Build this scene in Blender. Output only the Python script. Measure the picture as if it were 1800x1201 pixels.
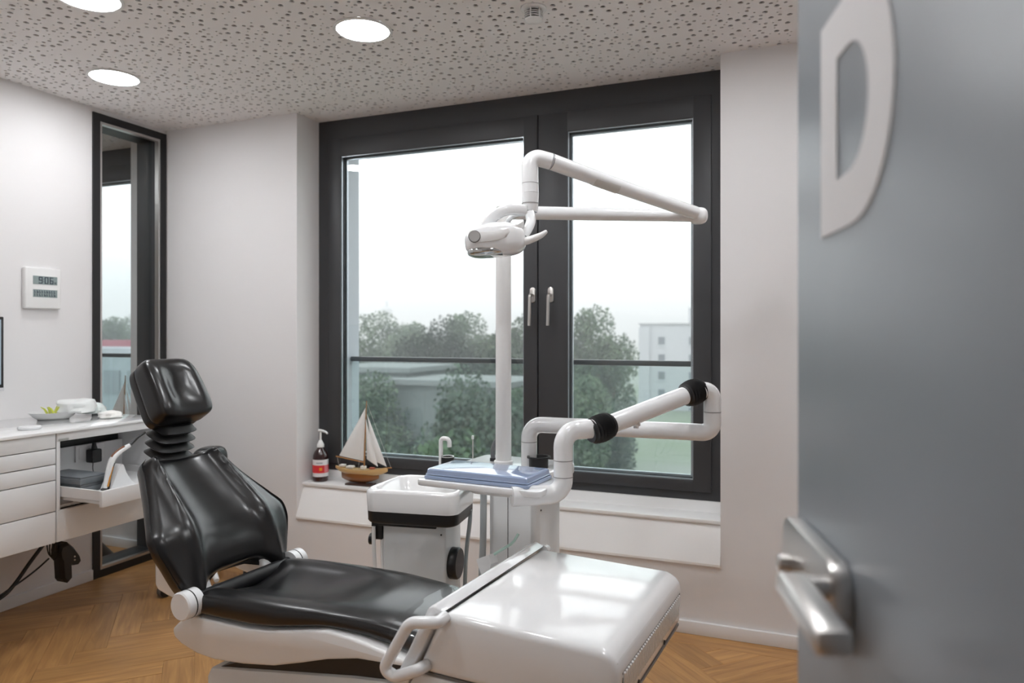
import bpy, bmesh, math, random
from mathutils import Vector, Matrix, noise
from mathutils.geometry import delaunay_2d_cdt
random.seed(7)
for o in list(bpy.data.objects): bpy.data.objects.remove(o)
S = bpy.context.scene
COL = S.collection
PI = math.pi

# ------------------------------------------------------------------ camera, sky, exposure
FPX, HY, CAMH = 1257.0, 588.0, 1.36          # focal length in pixels (1800 px frame), horizon row, eye height
TH = math.atan(501/FPX)                       # camera looks this far to the left of the window wall's normal
cam = bpy.data.cameras.new('camera'); camo = bpy.data.objects.new('camera', cam); COL.objects.link(camo)
cam.sensor_width = 36.0; cam.lens = FPX/1800*36.0
camo.location = (0, 0, CAMH); camo.rotation_euler = (PI/2, 0, TH)
cam.shift_y = (HY-600.5)/1800
cam.clip_start = 0.02; cam.clip_end = 6000
cam.dof.use_dof = True; cam.dof.focus_distance = 2.35; cam.dof.aperture_fstop = 2.8
S.camera = camo

w = bpy.data.worlds.new('overcast_sky'); S.world = w; w.use_nodes = True
nt = w.node_tree; nt.nodes.clear()
wo = nt.nodes.new('ShaderNodeOutputWorld'); bg = nt.nodes.new('ShaderNodeBackground')
tc = nt.nodes.new('ShaderNodeTexCoord'); mp = nt.nodes.new('ShaderNodeMapping'); mp.inputs['Scale'].default_value = (1.5, 1.5, 9)
nz = nt.nodes.new('ShaderNodeTexNoise'); nz.inputs['Scale'].default_value = 2.2; nz.inputs['Detail'].default_value = 5
rp = nt.nodes.new('ShaderNodeValToRGB')
rp.color_ramp.elements[0].position = .32; rp.color_ramp.elements[0].color = (.84, .89, .93, 1)
rp.color_ramp.elements[1].position = .62; rp.color_ramp.elements[1].color = (.965, .985, 1, 1)
nt.links.new(tc.outputs['Generated'], mp.inputs['Vector']); nt.links.new(mp.outputs['Vector'], nz.inputs['Vector'])
nt.links.new(nz.outputs['Fac'], rp.inputs['Fac']); nt.links.new(rp.outputs['Color'], bg.inputs['Color'])
bg.inputs['Strength'].default_value = 3.2
nt.links.new(bg.outputs[0], wo.inputs['Surface'])

S.view_settings.view_transform = 'Standard'; S.view_settings.look = 'None'
S.view_settings.exposure = 0.0; S.view_settings.gamma = 1.0; S.view_settings.use_curve_mapping = False
LAMP = 64.0            # radiance of the ceiling downlights
S.cycles.max_bounces = 10; S.cycles.diffuse_bounces = 5; S.cycles.transparent_max_bounces = 24

# ------------------------------------------------------------------ places
cT, sT = math.cos(TH), math.sin(TH)
def C(px, py, z):                              # photo point at a given depth -> world
    a = (px-900)/FPX*z
    return Vector((a*cT-z*sT, a*sT+z*cT, CAMH-(py-HY)/FPX*z))
def CY(px, py, Y):
    a = (px-900)/FPX
    return C(px, py, Y/(a*sT+cT))
def CX(px, py, X):
    a = (px-900)/FPX
    return C(px, py, X/(a*cT-sT))
ANG = TH-math.atan(620/FPX)                    # the dental chair and unit stand turned a little against the room
cA, sA = math.cos(ANG), math.sin(ANG)
def CH(u, v, h): return Vector((u*cA-v*sA, u*sA+v*cA, h+.025))

# ------------------------------------------------------------------ materials
MATS = {}
def mat(name, col, rough=.5, metal=0, coat=0, spec=.5, bump=None, var=None, emit=None, trans=0, coat_rough=.05, ior=None):
    if name in MATS: return MATS[name]
    m = bpy.data.materials.new(name); m.use_nodes = True
    n = m.node_tree.nodes; l = m.node_tree.links
    b = n['Principled BSDF']
    b.inputs['Base Color'].default_value = (*col, 1); b.inputs['Roughness'].default_value = rough
    b.inputs['Metallic'].default_value = metal; b.inputs['Coat Weight'].default_value = coat
    b.inputs['Coat Roughness'].default_value = coat_rough; b.inputs['Specular IOR Level'].default_value = spec
    b.inputs['Transmission Weight'].default_value = trans
    if ior: b.inputs['IOR'].default_value = ior
    if emit: b.inputs['Emission Color'].default_value = (*emit[0], 1); b.inputs['Emission Strength'].default_value = emit[1]
    if bump or var:
        t = n.new('ShaderNodeTexCoord')
    if bump:
        sc, st, dist = bump
        z = n.new('ShaderNodeTexNoise'); z.inputs['Scale'].default_value = sc; z.inputs['Detail'].default_value = 3
        bp = n.new('ShaderNodeBump'); bp.inputs['Strength'].default_value = st; bp.inputs['Distance'].default_value = dist
        l.new(t.outputs['Object'], z.inputs['Vector']); l.new(z.outputs['Fac'], bp.inputs['Height']); l.new(bp.outputs['Normal'], b.inputs['Normal'])
    if var:
        sc, c2 = var
        z = n.new('ShaderNodeTexNoise'); z.inputs['Scale'].default_value = sc; z.inputs['Detail'].default_value = 4
        r = n.new('ShaderNodeValToRGB'); r.color_ramp.elements[0].position = .35; r.color_ramp.elements[1].position = .68
        r.color_ramp.elements[0].color = (*col, 1); r.color_ramp.elements[1].color = (*c2, 1)
        l.new(t.outputs['Object'], z.inputs['Vector']); l.new(z.outputs['Fac'], r.inputs['Fac']); l.new(r.outputs['Color'], b.inputs['Base Color'])
    MATS[name] = m
    return m
def glass(name, tint, ior=1.5, rough=0.0):
    m = bpy.data.materials.new(name); m.use_nodes = True
    n = m.node_tree.nodes; l = m.node_tree.links; n.clear()
    out = n.new('ShaderNodeOutputMaterial'); mx = n.new('ShaderNodeMixShader')
    tr = n.new('ShaderNodeBsdfTransparent'); tr.inputs['Color'].default_value = (*tint, 1)
    gl = n.new('ShaderNodeBsdfGlossy'); gl.inputs['Roughness'].default_value = rough
    fr = n.new('ShaderNodeFresnel'); fr.inputs['IOR'].default_value = ior
    ge = n.new('ShaderNodeNewGeometry'); sb = n.new('ShaderNodeMath'); sb.operation = 'SUBTRACT'; sb.inputs[0].default_value = 1
    mu = n.new('ShaderNodeMath'); mu.operation = 'MULTIPLY'
    l.new(ge.outputs['Backfacing'], sb.inputs[1]); l.new(sb.outputs[0], mu.inputs[0]); l.new(fr.outputs[0], mu.inputs[1])
    l.new(mu.outputs[0], mx.inputs['Fac']); l.new(tr.outputs[0], mx.inputs[1]); l.new(gl.outputs[0], mx.inputs[2]); l.new(mx.outputs[0], out.inputs['Surface'])
    MATS[name] = m
    return m
def oak():
    m = bpy.data.materials.new('oak_parquet'); m.use_nodes = True
    n = m.node_tree.nodes; l = m.node_tree.links; b = n['Principled BSDF']
    t = n.new('ShaderNodeTexCoord'); oi = n.new('ShaderNodeObjectInfo')
    add = n.new('ShaderNodeVectorMath'); add.operation = 'ADD'
    cmb = n.new('ShaderNodeCombineXYZ'); mul = n.new('ShaderNodeMath'); mul.operation = 'MULTIPLY'; mul.inputs[1].default_value = 37
    l.new(oi.outputs['Random'], mul.inputs[0]); l.new(mul.outputs[0], cmb.inputs[0]); l.new(mul.outputs[0], cmb.inputs[1])
    l.new(t.outputs['Object'], add.inputs[0]); l.new(cmb.outputs[0], add.inputs[1])
    mp = n.new('ShaderNodeMapping'); mp.inputs['Scale'].default_value = (2.2, 26, 10); l.new(add.outputs[0], mp.inputs['Vector'])
    z = n.new('ShaderNodeTexNoise'); z.inputs['Scale'].default_value = 1.6; z.inputs['Detail'].default_value = 6; z.inputs['Distortion'].default_value = .8
    l.new(mp.outputs[0], z.inputs['Vector'])
    r = n.new('ShaderNodeValToRGB'); e = r.color_ramp.elements
    e[0].position = .3; e[0].color = (.36, .178, .062, 1); e[1].position = .7; e[1].color = (.54, .292, .108, 1)
    l.new(z.outputs['Fac'], r.inputs['Fac'])
    hs = n.new('ShaderNodeHueSaturation'); mr = n.new('ShaderNodeMapRange'); mr.inputs['To Min'].default_value = .88; mr.inputs['To Max'].default_value = 1.12
    l.new(oi.outputs['Random'], mr.inputs['Value']); l.new(mr.outputs[0], hs.inputs['Value']); l.new(r.outputs['Color'], hs.inputs['Color'])
    l.new(hs.outputs[0], b.inputs['Base Color']); b.inputs['Roughness'].default_value = .38
    bp = n.new('ShaderNodeBump'); bp.inputs['Strength'].default_value = .08; bp.inputs['Distance'].default_value = .002
    l.new(z.outputs['Fac'], bp.inputs['Height']); l.new(bp.outputs[0], b.inputs['Normal'])
    MATS['oak'] = m
    return m
OAK = oak()
WALL = mat('wall_paint', (.775, .762, .765), .75, bump=(180, .06, .002))
CEIL = mat('ceiling_board', (.80, .782, .775), .85)
PLEN = mat('ceiling_void', (.03, .028, .026), .9)
SKIRT = mat('skirting_white', (.82, .81, .81), .4)
SILLM = mat('sill_white', (.90, .895, .89), .35)
FRAME = mat('anthracite_metal', (.042, .043, .047), .48, bump=(300, .04, .001))
BLACKF = mat('black_frame', (.011, .011, .012), .4)
ALU = mat('brushed_aluminium', (.62, .61, .60), .3, metal=1)
STEEL = mat('satin_steel', (.66, .64, .62), .28, metal=1)
GASK = mat('rubber_gasket', (.01, .012, .015), .5)
SPACER = mat('glazing_spacer', (.55, .60, .65), .3, metal=.8)
PANE = glass('window_glass', (.97, .985, .98), 1.62)
BALG = glass('balustrade_glass', (.88, .93, .925), 1.5)
SLITG = glass('partition_glass', (.9, .925, .93), 1.45)
CLEAR = glass('clear_plastic', (.96, .965, .97), 1.38, .015)
WHITE = mat('white_lacquer', (.83, .84, .85), .2, coat=.6)
WHITE2 = mat('white_plastic', (.80, .80, .795), .35, coat=.2)
GREYW = mat('grey_white_enamel', (.70, .715, .72), .3, coat=.4)
CERAM = mat('white_ceramic', (.88, .88, .88), .08, coat=1)
LEATH = mat('black_leather', (.006, .0057, .0063), .30, coat=.22, coat_rough=.17, bump=(240, .05, .001), spec=.42)
BLACKP = mat('black_plastic', (.010, .010, .011), .4)
BLACKR = mat('black_rubber', (.012, .012, .013), .45)
SEAM = mat('seam_grey', (.22, .22, .22), .6)
SHADOWGAP = mat('dark_joint', (.03, .03, .03), .7)
BLUE = mat('blue_tray_plastic', (.30, .385, .565), .12, coat=.8)
LAMINATE = mat('white_laminate', (.74, .74, .745), .35)
TOPM = mat('white_worktop', (.86, .86, .86), .12, coat=.5)
GREYB = mat('grey_plastic_case', (.155, .17, .185), .4)
GREYH = mat('grey_hose', (.42, .46, .48), .45)
DOORG = mat('grey_satin_glass', (.222, .25, .278), .36, spec=.8)
LETW = mat('white_letter_film', (.80, .80, .815), .6)

# ------------------------------------------------------------------ mesh helpers
ROOTM = {}
class MB:
    def __init__(s, M=None): s.v = []; s.f = []; s.M = M
    def add(s, vs, fs):
        k = len(s.v)
        for p in vs:
            p = Vector(p); s.v.append(s.M @ p if s.M else p)
        for f in fs: s.f.append(tuple(i+k for i in f))
        return s
    def bm(s, b):
        b.verts.ensure_lookup_table(); b.verts.index_update()
        s.add([v.co.copy() for v in b.verts], [[v.index for v in f.verts] for f in b.faces]); b.free(); return s
    def box(s, x0, x1, y0, y1, z0, z1, bev=0, seg=2, f=None):
        b = bmesh.new(); bmesh.ops.create_cube(b, size=1)
        for v in b.verts:
            v.co = Vector(((x0+x1)/2+v.co.x*(x1-x0), (y0+y1)/2+v.co.y*(y1-y0), (z0+z1)/2+v.co.z*(z1-z0)))
        if bev: bmesh.ops.bevel(b, geom=list(b.edges), offset=bev, segments=seg, profile=.5, affect='EDGES')
        if f:
            for v in b.verts: v.co = f(*v.co)
        return s.bm(b)
    def prism(s, poly, t0, t1, f, bev=0, seg=2):            # poly in (a,b), extruded along c; f(a,c,b) -> point
        b = bmesh.new(); n = len(poly)
        lo = [b.verts.new((p[0], t0, p[1])) for p in poly]; hi = [b.verts.new((p[0], t1, p[1])) for p in poly]
        b.faces.new(lo); b.faces.new(hi[::-1])
        for i in range(n): b.faces.new((lo[i], hi[i], hi[(i+1) % n], lo[(i+1) % n]))
        bmesh.ops.recalc_face_normals(b, faces=list(b.faces))
        if bev:
            es = [e for e in b.edges if e.calc_face_angle(0) > .5]
            bmesh.ops.bevel(b, geom=es, offset=bev, segments=seg, profile=.5, affect='EDGES')
        if f:
            for v in b.verts: v.co = f(*v.co)
        bmesh.ops.recalc_face_normals(b, faces=list(b.faces))
        return s.bm(b)
    def loft(s, loops, caps=True, closed=True):
        n = len(loops[0]); vs = [p for L in loops for p in L]; fs = []
        for i in range(len(loops)-1):
            for j in range(n if closed else n-1):
                k = (j+1) % n
                fs.append((i*n+j, i*n+k, (i+1)*n+k, (i+1)*n+j))
        if caps:
            fs.append(tuple(range(n))[::-1]); fs.append(tuple((len(loops)-1)*n+j for j in range(n)))
        return s.add(vs, fs)
    def tube(s, pts, r, n=16, caps=True):
        pts = [Vector(p) for p in pts]; m = len(pts)
        rr = r if isinstance(r, (list, tuple)) else [r]*m
        T = []
        for i in range(m):
            d = pts[min(i+1, m-1)]-pts[max(i-1, 0)]
            T.append(d.normalized())
        a = T[0].orthogonal().normalized(); loops = []
        for i in range(m):
            a = (a-T[i]*a.dot(T[i])).normalized(); c = T[i].cross(a)
            loops.append([pts[i]+(a*math.cos(2*PI*k/n)+c*math.sin(2*PI*k/n))*rr[i] for k in range(n)])
        return s.loft(loops, caps)
    def lathe(s, prof, o=(0, 0, 0), axis=(0, 0, 1), n=28, caps=True):
        o = Vector(o); ax = Vector(axis).normalized(); a = ax.orthogonal().normalized(); c = ax.cross(a)
        loops = [[o+ax*z+(a*math.cos(2*PI*k/n)+c*math.sin(2*PI*k/n))*max(r, 1e-5) for k in range(n)] for r, z in prof]
        return s.loft(loops, caps)
    def sup(s, a, b, c, e1=.5, e2=.5, nu=40, nv=24, f=None):
        def p(x, e): return math.copysign(abs(x)**e, x)
        vs = []; fs = []
        for i in range(nv+1):
            la = -PI/2+PI*i/nv
            for j in range(nu):
                lo = 2*PI*j/nu
                q = Vector((a*p(math.cos(la), e1)*p(math.cos(lo), e2), b*p(math.cos(la), e1)*p(math.sin(lo), e2), c*p(math.sin(la), e1)))
                vs.append(f(q) if f else q)
        for i in range(nv):
            for j in range(nu):
                k = (j+1) % nu; fs.append((i*nu+j, i*nu+k, (i+1)*nu+k, (i+1)*nu+j))
        return s.add(vs, fs)
    def build(s, name, m, parent=None, smooth=True, origin=None, ang=38):
        me = bpy.data.meshes.new(name)
        if parent is not None:
            r = parent
            while r.parent: r = r.parent
            inv = ROOTM[r].inverted()
            vs = [inv @ p for p in s.v]
        else:
            if origin is None:
                xs = [p.x for p in s.v]; ys = [p.y for p in s.v]; zs = [p.z for p in s.v]
                origin = Vector(((min(xs)+max(xs))/2, (min(ys)+max(ys))/2, min(zs)))
            origin = Vector(origin); vs = [p-origin for p in s.v]
        me.from_pydata([tuple(p) for p in vs], [], s.f)
        b = bmesh.new(); b.from_mesh(me); bmesh.ops.remove_doubles(b, verts=b.verts, dist=1e-6)
        bmesh.ops.recalc_face_normals(b, faces=list(b.faces)); b.to_mesh(me); b.free()
        if smooth:
            for q in me.polygons: q.use_smooth = True
            me.set_sharp_from_angle(angle=math.radians(ang))
        me.materials.append(m)
        o = bpy.data.objects.new(name, me); COL.objects.link(o)
        if parent is not None: o.parent = parent
        else:
            o.location = origin; ROOTM[o] = Matrix.Translation(origin)
        return o
def tag(o, label=None, cat=None, group=None, kind=None):
    if label: o['label'] = label
    if cat: o['category'] = cat
    if group: o['group'] = group
    if kind: o['kind'] = kind
    return o
def thing(name, label, cat, loc, rz=0, group=None):
    o = bpy.data.objects.new(name, None); COL.objects.link(o); o.empty_display_size = .1
    o.location = loc; o.rotation_euler = (0, 0, rz); ROOTM[o] = Matrix.Translation(Vector(loc)) @ Matrix.Rotation(rz, 4, 'Z')
    return tag(o, label, cat, group)
def struct(name, b, m, label=None, smooth=False):
    o = b.build(name, m, smooth=smooth) if isinstance(b, MB) else b
    return tag(o, label, None, None, 'structure')
def fillet(pts, r, n=7):
    pts = [Vector(p) for p in pts]; out = [pts[0]]
    rs = r if isinstance(r, (list, tuple)) else [r]*(len(pts)-2)
    for i in range(1, len(pts)-1):
        a = (pts[i-1]-pts[i]); c = (pts[i+1]-pts[i]); la, lc = a.length, c.length; a.normalize(); c.normalize()
        th = a.angle(c); d = min(rs[i-1]/math.tan(th/2), la*.49, lc*.49)
        p0 = pts[i]+a*d; p1 = pts[i]+c*d; R = d*math.tan(th/2)
        cen = pts[i]+(a+c).normalized()*(R/math.sin(th/2))
        v0 = p0-cen; v1 = p1-cen; om = v0.angle(v1)
        for k in range(n+1):
            t = k/n
            out.append(cen+(v0*math.sin((1-t)*om)+v1*math.sin(t*om))/math.sin(om) if om > 1e-4 else p0)
    out.append(pts[-1]); return out
def catmull(P, n=8):
    P = [Vector(p) for p in P]; Q = [2*P[0]-P[1]]+P+[2*P[-1]-P[-2]]; out = []
    for i in range(1, len(Q)-2):
        for k in range(n):
            t = k/n
            out.append(.5*((2*Q[i])+(Q[i+1]-Q[i-1])*t+(2*Q[i-1]-5*Q[i]+4*Q[i+1]-Q[i+2])*t*t+(3*Q[i]-Q[i-1]-3*Q[i+1]+Q[i+2])*t**3))
    out.append(P[-1]); return out
def interp(tab, x):                            # monotone cubic through the table
    n = len(tab); xs = [p[0] for p in tab]; ys = [p[1] for p in tab]
    if x <= xs[0]: return ys[0]
    if x >= xs[-1]: return ys[-1]
    d = [(ys[k+1]-ys[k])/(xs[k+1]-xs[k]) for k in range(n-1)]
    m = [d[0]]+[0 if d[k-1]*d[k] <= 0 else 2*d[k-1]*d[k]/(d[k-1]+d[k]) for k in range(1, n-1)]+[d[-1]]
    k = max(q for q in range(n-1) if xs[q] <= x); h = xs[k+1]-xs[k]; t = (x-xs[k])/h
    return ys[k]*(1+2*t)*(1-t)**2+h*m[k]*t*(1-t)**2+ys[k+1]*t*t*(3-2*t)+h*m[k+1]*t*t*(t-1)

# ------------------------------------------------------------------ room shell
XL, XR, YB, YW, HC = -3.63, 1.15, 3.325, 3.52, 2.62      # left wall, right wall, back wall face, window plane, ceiling
XL2 = -3.805                                            # far face of the left partition
WX0, WX1 = -2.643, -0.319                               # window recess
NX0, NX1 = -6.2, -3.934                                 # the next room's window recess
YF = .05                                                # inner face of the door wall
YO = 3.84                                               # outer face of the facade
b = MB()
for a, c in ((-7.0, NX0), (NX1, WX0), (WX1, XR+.15)): b.box(a, c, YB, YO, 0, HC)
for a, c in ((NX0, NX1), (WX0, WX1)):
    b.box(a, c, YB, YO, 0, .325)
    b.prism([(YB, .325), (YO, .325), (YO, .488), (3.42, .488), (3.40, .46)], a, c, lambda p, q, r: Vector((q, p, r)))
struct('wall_back', b, WALL, 'pale wall with the large window recess and slanted apron below the sill')
# left partition with the floor-to-ceiling glazed slit next to the corner
SY0, SY1 = 2.82, 3.313
b = MB(); b.box(XL2, XL, -.4, SY0, 0, HC); b.box(XL2, XL, SY0, SY1, HC-.025, HC); b.box(XL2, XL, SY1, YB, 0, HC)
struct('wall_left', b, WALL, 'pale left wall with cabinets, clock and a narrow glazed slit')
b = MB(); b.box(XR, XR+.15, YF-.13, YB, 0, HC)
struct('wall_right', b, WALL, 'pale right wall behind the door')
DX0, DX1 = -.74, .245
b = MB(); b.box(XL, DX0, YF-.13, YF, 0, HC); b.box(DX1, XR, YF-.13, YF, 0, HC); b.box(DX0, DX1, YF-.13, YF, 2.12, HC)
struct('wall_front', b, WALL, 'pale wall with the doorway the picture is taken from')
b = MB(); b.box(XL, XR+.15, -2.1, -2.0, 0, HC); b.box(XL-.13, XL, -2.1, -.4, 0, HC); b.box(XR, XR+.15, -2.0, YF-.13, 0, HC)
struct('wall_hall', b, WALL, 'pale corridor walls behind the doorway')
b = MB(); b.box(-7.1, -7.0, -.4, YB, 0, HC); b.box(-7.0, XL2, -.5, -.4, 0, HC)
struct('wall_next_room', b, WALL, 'pale walls of the room beyond the glazed slit')

# ceiling: board with real round holes of three sizes
def ceiling_tile(sd):
    rnd = random.Random(sd); T = .5; hs = []
    for R, n in ((.0105, 40), (.0075, 46), (.0042, 62)):
        k = 0
        for _ in range(6000):
            if k >= n: break
            x, y = rnd.uniform(R+.004, T-R-.004), rnd.uniform(R+.004, T-R-.004)
            if all((x-a)**2+(y-c)**2 > (R+q+.0085+.4*(R*q)**.5)**2 for a, c, q in hs): hs.append((x, y, R)); k += 1
    vs = [(0, 0), (T, 0), (T, T), (0, T)]; fs = [[0, 1, 2, 3]]; rings = []
    for x, y, R in hs:
        n = 12 if R > .006 else 8; k = len(vs)
        vs += [(x+R*math.cos(2*PI*i/n), y+R*math.sin(2*PI*i/n)) for i in range(n)]
        rings.append(list(range(k, k+n))); fs.append(list(range(k, k+n)))
    ov, oe, of, a1, a2, a3 = delaunay_2d_cdt([Vector(p) for p in vs], [], fs, 0, 1e-7)
    grid = {}
    for h in hs: grid.setdefault((int(h[0]/.05), int(h[1]/.05)), []).append(h)
    keep = []
    for f in of:
        cx = sum(ov[i].x for i in f)/3; cy = sum(ov[i].y for i in f)/3; ins = False
        for i in (-1, 0, 1):
            for j in (-1, 0, 1):
                for a, c, R in grid.get((int(cx/.05)+i, int(cy/.05)+j), ()):
                    if (cx-a)**2+(cy-c)**2 < (R*.985)**2: ins = True
        if not ins: keep.append(tuple(f))
    m = {}
    for new, orig in enumerate(a1):
        for q in orig: m[q] = new
    n0 = len(ov); V3 = [(p.x, p.y, 0) for p in ov]; F3 = [f[::-1] for f in keep]
    for r in rings:
        k = len(V3); idx = [m[q] for q in r]; V3 += [(ov[q].x, ov[q].y, .0055) for q in idx]; n = len(idx)
        for i in range(n): F3.append((idx[i], idx[(i+1) % n], k+(i+1) % n, k+i))
    return V3, F3
tiles = [ceiling_tile(s) for s in (1, 2, 3)]
vs = []; fs = []; T = .5
for ix in range(-11, 3):
    for iy in range(0, 8):
        V3, F3 = tiles[(ix*3+iy*5) % 3]; fl = (ix+iy) % 2; k = len(vs)
        for p in V3: vs.append((ix*T+(T-p[0] if fl else p[0]), iy*T-.25+p[1], p[2]))
        for f in F3: fs.append(tuple(q+k for q in (f[::-1] if fl else f)))
me = bpy.data.meshes.new('ceiling'); me.from_pydata(vs, [], fs); me.materials.append(CEIL)
ceil = bpy.data.objects.new('ceiling', me); COL.objects.link(ceil); ceil.location = (0, 0, HC); ROOTM[ceil] = Matrix.Translation((0, 0, HC))
tag(ceil, 'perforated acoustic ceiling with scattered round holes', None, None, 'structure')
MB().box(-7.2, 1.6, -2.2, 3.9, HC+.006, HC+.05).build('void_board', PLEN, ceil, smooth=False)
b = MB(); b.box(-7.2, -5.5, -2.2, 3.84, HC, HC+.0055); b.box(-5.5, 1.5, -2.2, -.25, HC, HC+.0055); b.box(-5.5, 1.5, 3.75, 3.84, HC, HC+.0055)
b.build('plain_board', CEIL, ceil, smooth=False)

# floor: herringbone oak planks at 45 degrees, border row along the window wall
b = MB(); b.box(-7.1, 1.5, -2.2, 3.9, -.12, -.012)
floor = struct('floor', b, mat('floor_screed', (.08, .05, .03), .9), 'herringbone oak parquet floor')
def clip(poly, x0, x1, y0, y1):
    for ax, lim, sg in ((0, x0, 1), (0, x1, -1), (1, y0, 1), (1, y1, -1)):
        out = []
        for i in range(len(poly)):
            p, q = poly[i], poly[(i+1) % len(poly)]
            dp, dq = sg*(p[ax]-lim), sg*(q[ax]-lim)
            if dp >= 0: out.append(p)
            if dp*dq < 0:
                t = dp/(dp-dq); out.append((p[0]+(q[0]-p[0])*t, p[1]+(q[1]-p[1])*t))
        poly = out
        if len(poly) < 3: return []
    return poly
def plank_mesh(loc):
    n = len(loc); cx = sum(p[0] for p in loc)/n; cy = sum(p[1] for p in loc)/n
    def ins(d): return [(p[0]+(cx-p[0])*d/max(math.hypot(cx-p[0], cy-p[1]), .02), p[1]+(cy-p[1])*d/max(math.hypot(cx-p[0], cy-p[1]), .02)) for p in loc]
    A, B2 = ins(.0006), ins(.0026)
    vs = [(x, y, -.012) for x, y in A]+[(x, y, -.0012) for x, y in A]+[(x, y, 0) for x, y in B2]
    fs = [tuple(range(2*n, 3*n))]
    for i in range(n):
        k = (i+1) % n; fs += [(i, k, n+k, n+i), (n+i, n+k, 2*n+k, 2*n+i)]
    me = bpy.data.meshes.new('plank'); me.from_pydata(vs, [], fs); me.materials.append(OAK); return me
PW, PL = .118, .59
full = plank_mesh([(0, 0), (PL, 0), (PL, PW), (0, PW)])
FR = Matrix.Rotation(math.radians(46.5), 2)
nplank = 0
def lay(corner, ang, rect):
    global nplank
    ca, sa = math.cos(ang), math.sin(ang)
    W = [(corner[0]+x*ca-y*sa, corner[1]+x*sa+y*ca) for x, y in ((0, 0), (PL, 0), (PL, PW), (0, PW))]
    c = clip(W, *rect)
    if len(c) < 3: return
    area = abs(sum(c[i][0]*c[(i+1) % len(c)][1]-c[(i+1) % len(c)][0]*c[i][1] for i in range(len(c))))/2
    if area < .0008: return
    if area > PL*PW*.9995: me = full
    else: me = plank_mesh([((x-corner[0])*ca+(y-corner[1])*sa, -(x-corner[0])*sa+(y-corner[1])*ca) for x, y in c])
    o = bpy.data.objects.new('plank', me); COL.objects.link(o); o.parent = floor
    o.location = Vector((corner[0], corner[1], 0))-floor.location; o.rotation_euler = (0, 0, ang); nplank += 1
base_ang = math.radians(45)
for rect in ((XL, XR, YF, YB-.118), (-4.5, XL2, 2.55, YB-.118)):
    for j in range(-12, 13):
        for k in range(-75, 76):
            for kind in (0, 1):
                if kind == 0: p = (k*PW+j*PL, k*PW-j*PL); a = 0
                else: p = (k*PW+j*PL+PL+PW, k*PW-j*PL+PW-PL); a = PI/2
                ca, sa = math.cos(base_ang), math.sin(base_ang)
                q = (p[0]*ca-p[1]*sa-.28, p[0]*sa+p[1]*ca+.06)
                if -5.8 < q[0] < 1.9 and -.7 < q[1] < 4.1: lay(q, base_ang+a, rect)
x = XL
while x < XR:                                            # border planks
    x1 = min(x+.92, XR)
    o = bpy.data.objects.new('plank', plank_mesh([(0, 0), (x1-x, 0), (x1-x, .118), (0, .118)])); COL.objects.link(o)
    o.parent = floor; o.location = Vector((x, YB-.118, 0))-floor.location; x = x1
MB().box(-4.5, XL2, YB-.118, YB, -.012, 0).build('plank', OAK, floor, smooth=False)
b = MB(); b.box(-7, -4.5, -.4, YB, -.012, 0); b.box(-4.5, XL2, -.4, 2.55, -.012, 0); b.box(XL, XR, -2.0, YF, -.012, 0); b.box(XL2, XL, SY0, SY1, -.012, 0)
b.build('plain_boards', OAK, floor, smooth=False)

# skirting
def skirt(name, pts, label):
    b = MB(); pts(b); return struct(name, b, SKIRT, label, True)
skirt('baseboard_back', lambda b: (b.box(XL, XR, YB-.014, YB+.01, 0, .058, .003),), 'white skirting board below the window')
skirt('baseboard_left', lambda b: (b.box(XL-.01, XL+.014, YF, SY0-.002, 0, .058, .003),), 'white skirting board under the wall cabinets')
skirt('baseboard_next_room', lambda b: (b.box(-7.0, XL2, YB-.014, YB+.01, 0, .058, .003),), 'white skirting board beyond the glazed slit')

# windows
def window(name, x0, x1, splits, label, handles=True):
    f0 = MB(); d = .07; y0 = YW+.008
    z0, z1 = .56, HC
    f0.box(x0, x0+.09, y0, y0+d, z0, z1); f0.box(x1-.075, x1, y0, y0+d, z0, z1); f0.box(x0+.09, x1-.075, y0, y0+d, z1-.13, z1); f0.box(x0+.09, x1-.075, y0, y0+d, z0, z0+.055)
    w = f0.build(name, FRAME, smooth=False); tag(w, label, None, None, 'structure')
    for (a, c, l, r) in splits:                        # sash outer a..c with left / right member widths
        s = MB(); ys0, ys1 = YW-.008, YW+.06; zb, zt = z0+.045, z1-.115; rb, rt = .055, .103
        s.box(a, a+l, ys0, ys1, zb, zt, .004); s.box(c-r, c, ys0, ys1, zb, zt, .004)
        s.box(a+l-.004, c-r+.004, ys0+.0005, ys1, zt-rt, zt, .004); s.box(a+l-.004, c-r+.004, ys0+.0005, ys1, zb, zb+rb, .004)
        so = s.build('sash', FRAME, w)
        gx0, gx1, gz0, gz1 = a+l, c-r, zb+rb, zt-rt
        MB().box(gx0-.006, gx1+.006, YW+.03, YW+.036, gz0-.006, gz1+.006).build('pane', PANE, so, smooth=False)
        def ring(ya, yb, t, nm, m_):                   # bead, gasket and spacer round the pane
            g = MB()
            for q0, q1, t0, t1 in ((gx0, gx0+t, gz0, gz1), (gx1-t, gx1, gz0, gz1), (gx0+t, gx1-t, gz0, gz0+t), (gx0+t, gx1-t, gz1-t, gz1)): g.box(q0, q1, ya, yb, t0, t1)
            g.build(nm, m_, so, smooth=False)
        ring(YW+.002, YW+.014, .004, 'glazing_bead', SPACER); ring(YW+.014, YW+.030, .007, 'gasket', GASK); ring(YW+.037, YW+.05, .016, 'spacer', SPACER)
    return w
w1 = window('window_1', WX0, WX1, [(WX0+.075, -1.258, .088, .078), (-1.252, WX1-.06, .158, .085)], 'anthracite double window with a wide and a narrow sash')
window('window_2', NX0, NX1, [(NX0+.075, -5.1, .088, .078), (-5.094, NX1-.06, .15, .085)], 'dark window of the next room seen through the glazed slit')
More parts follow.
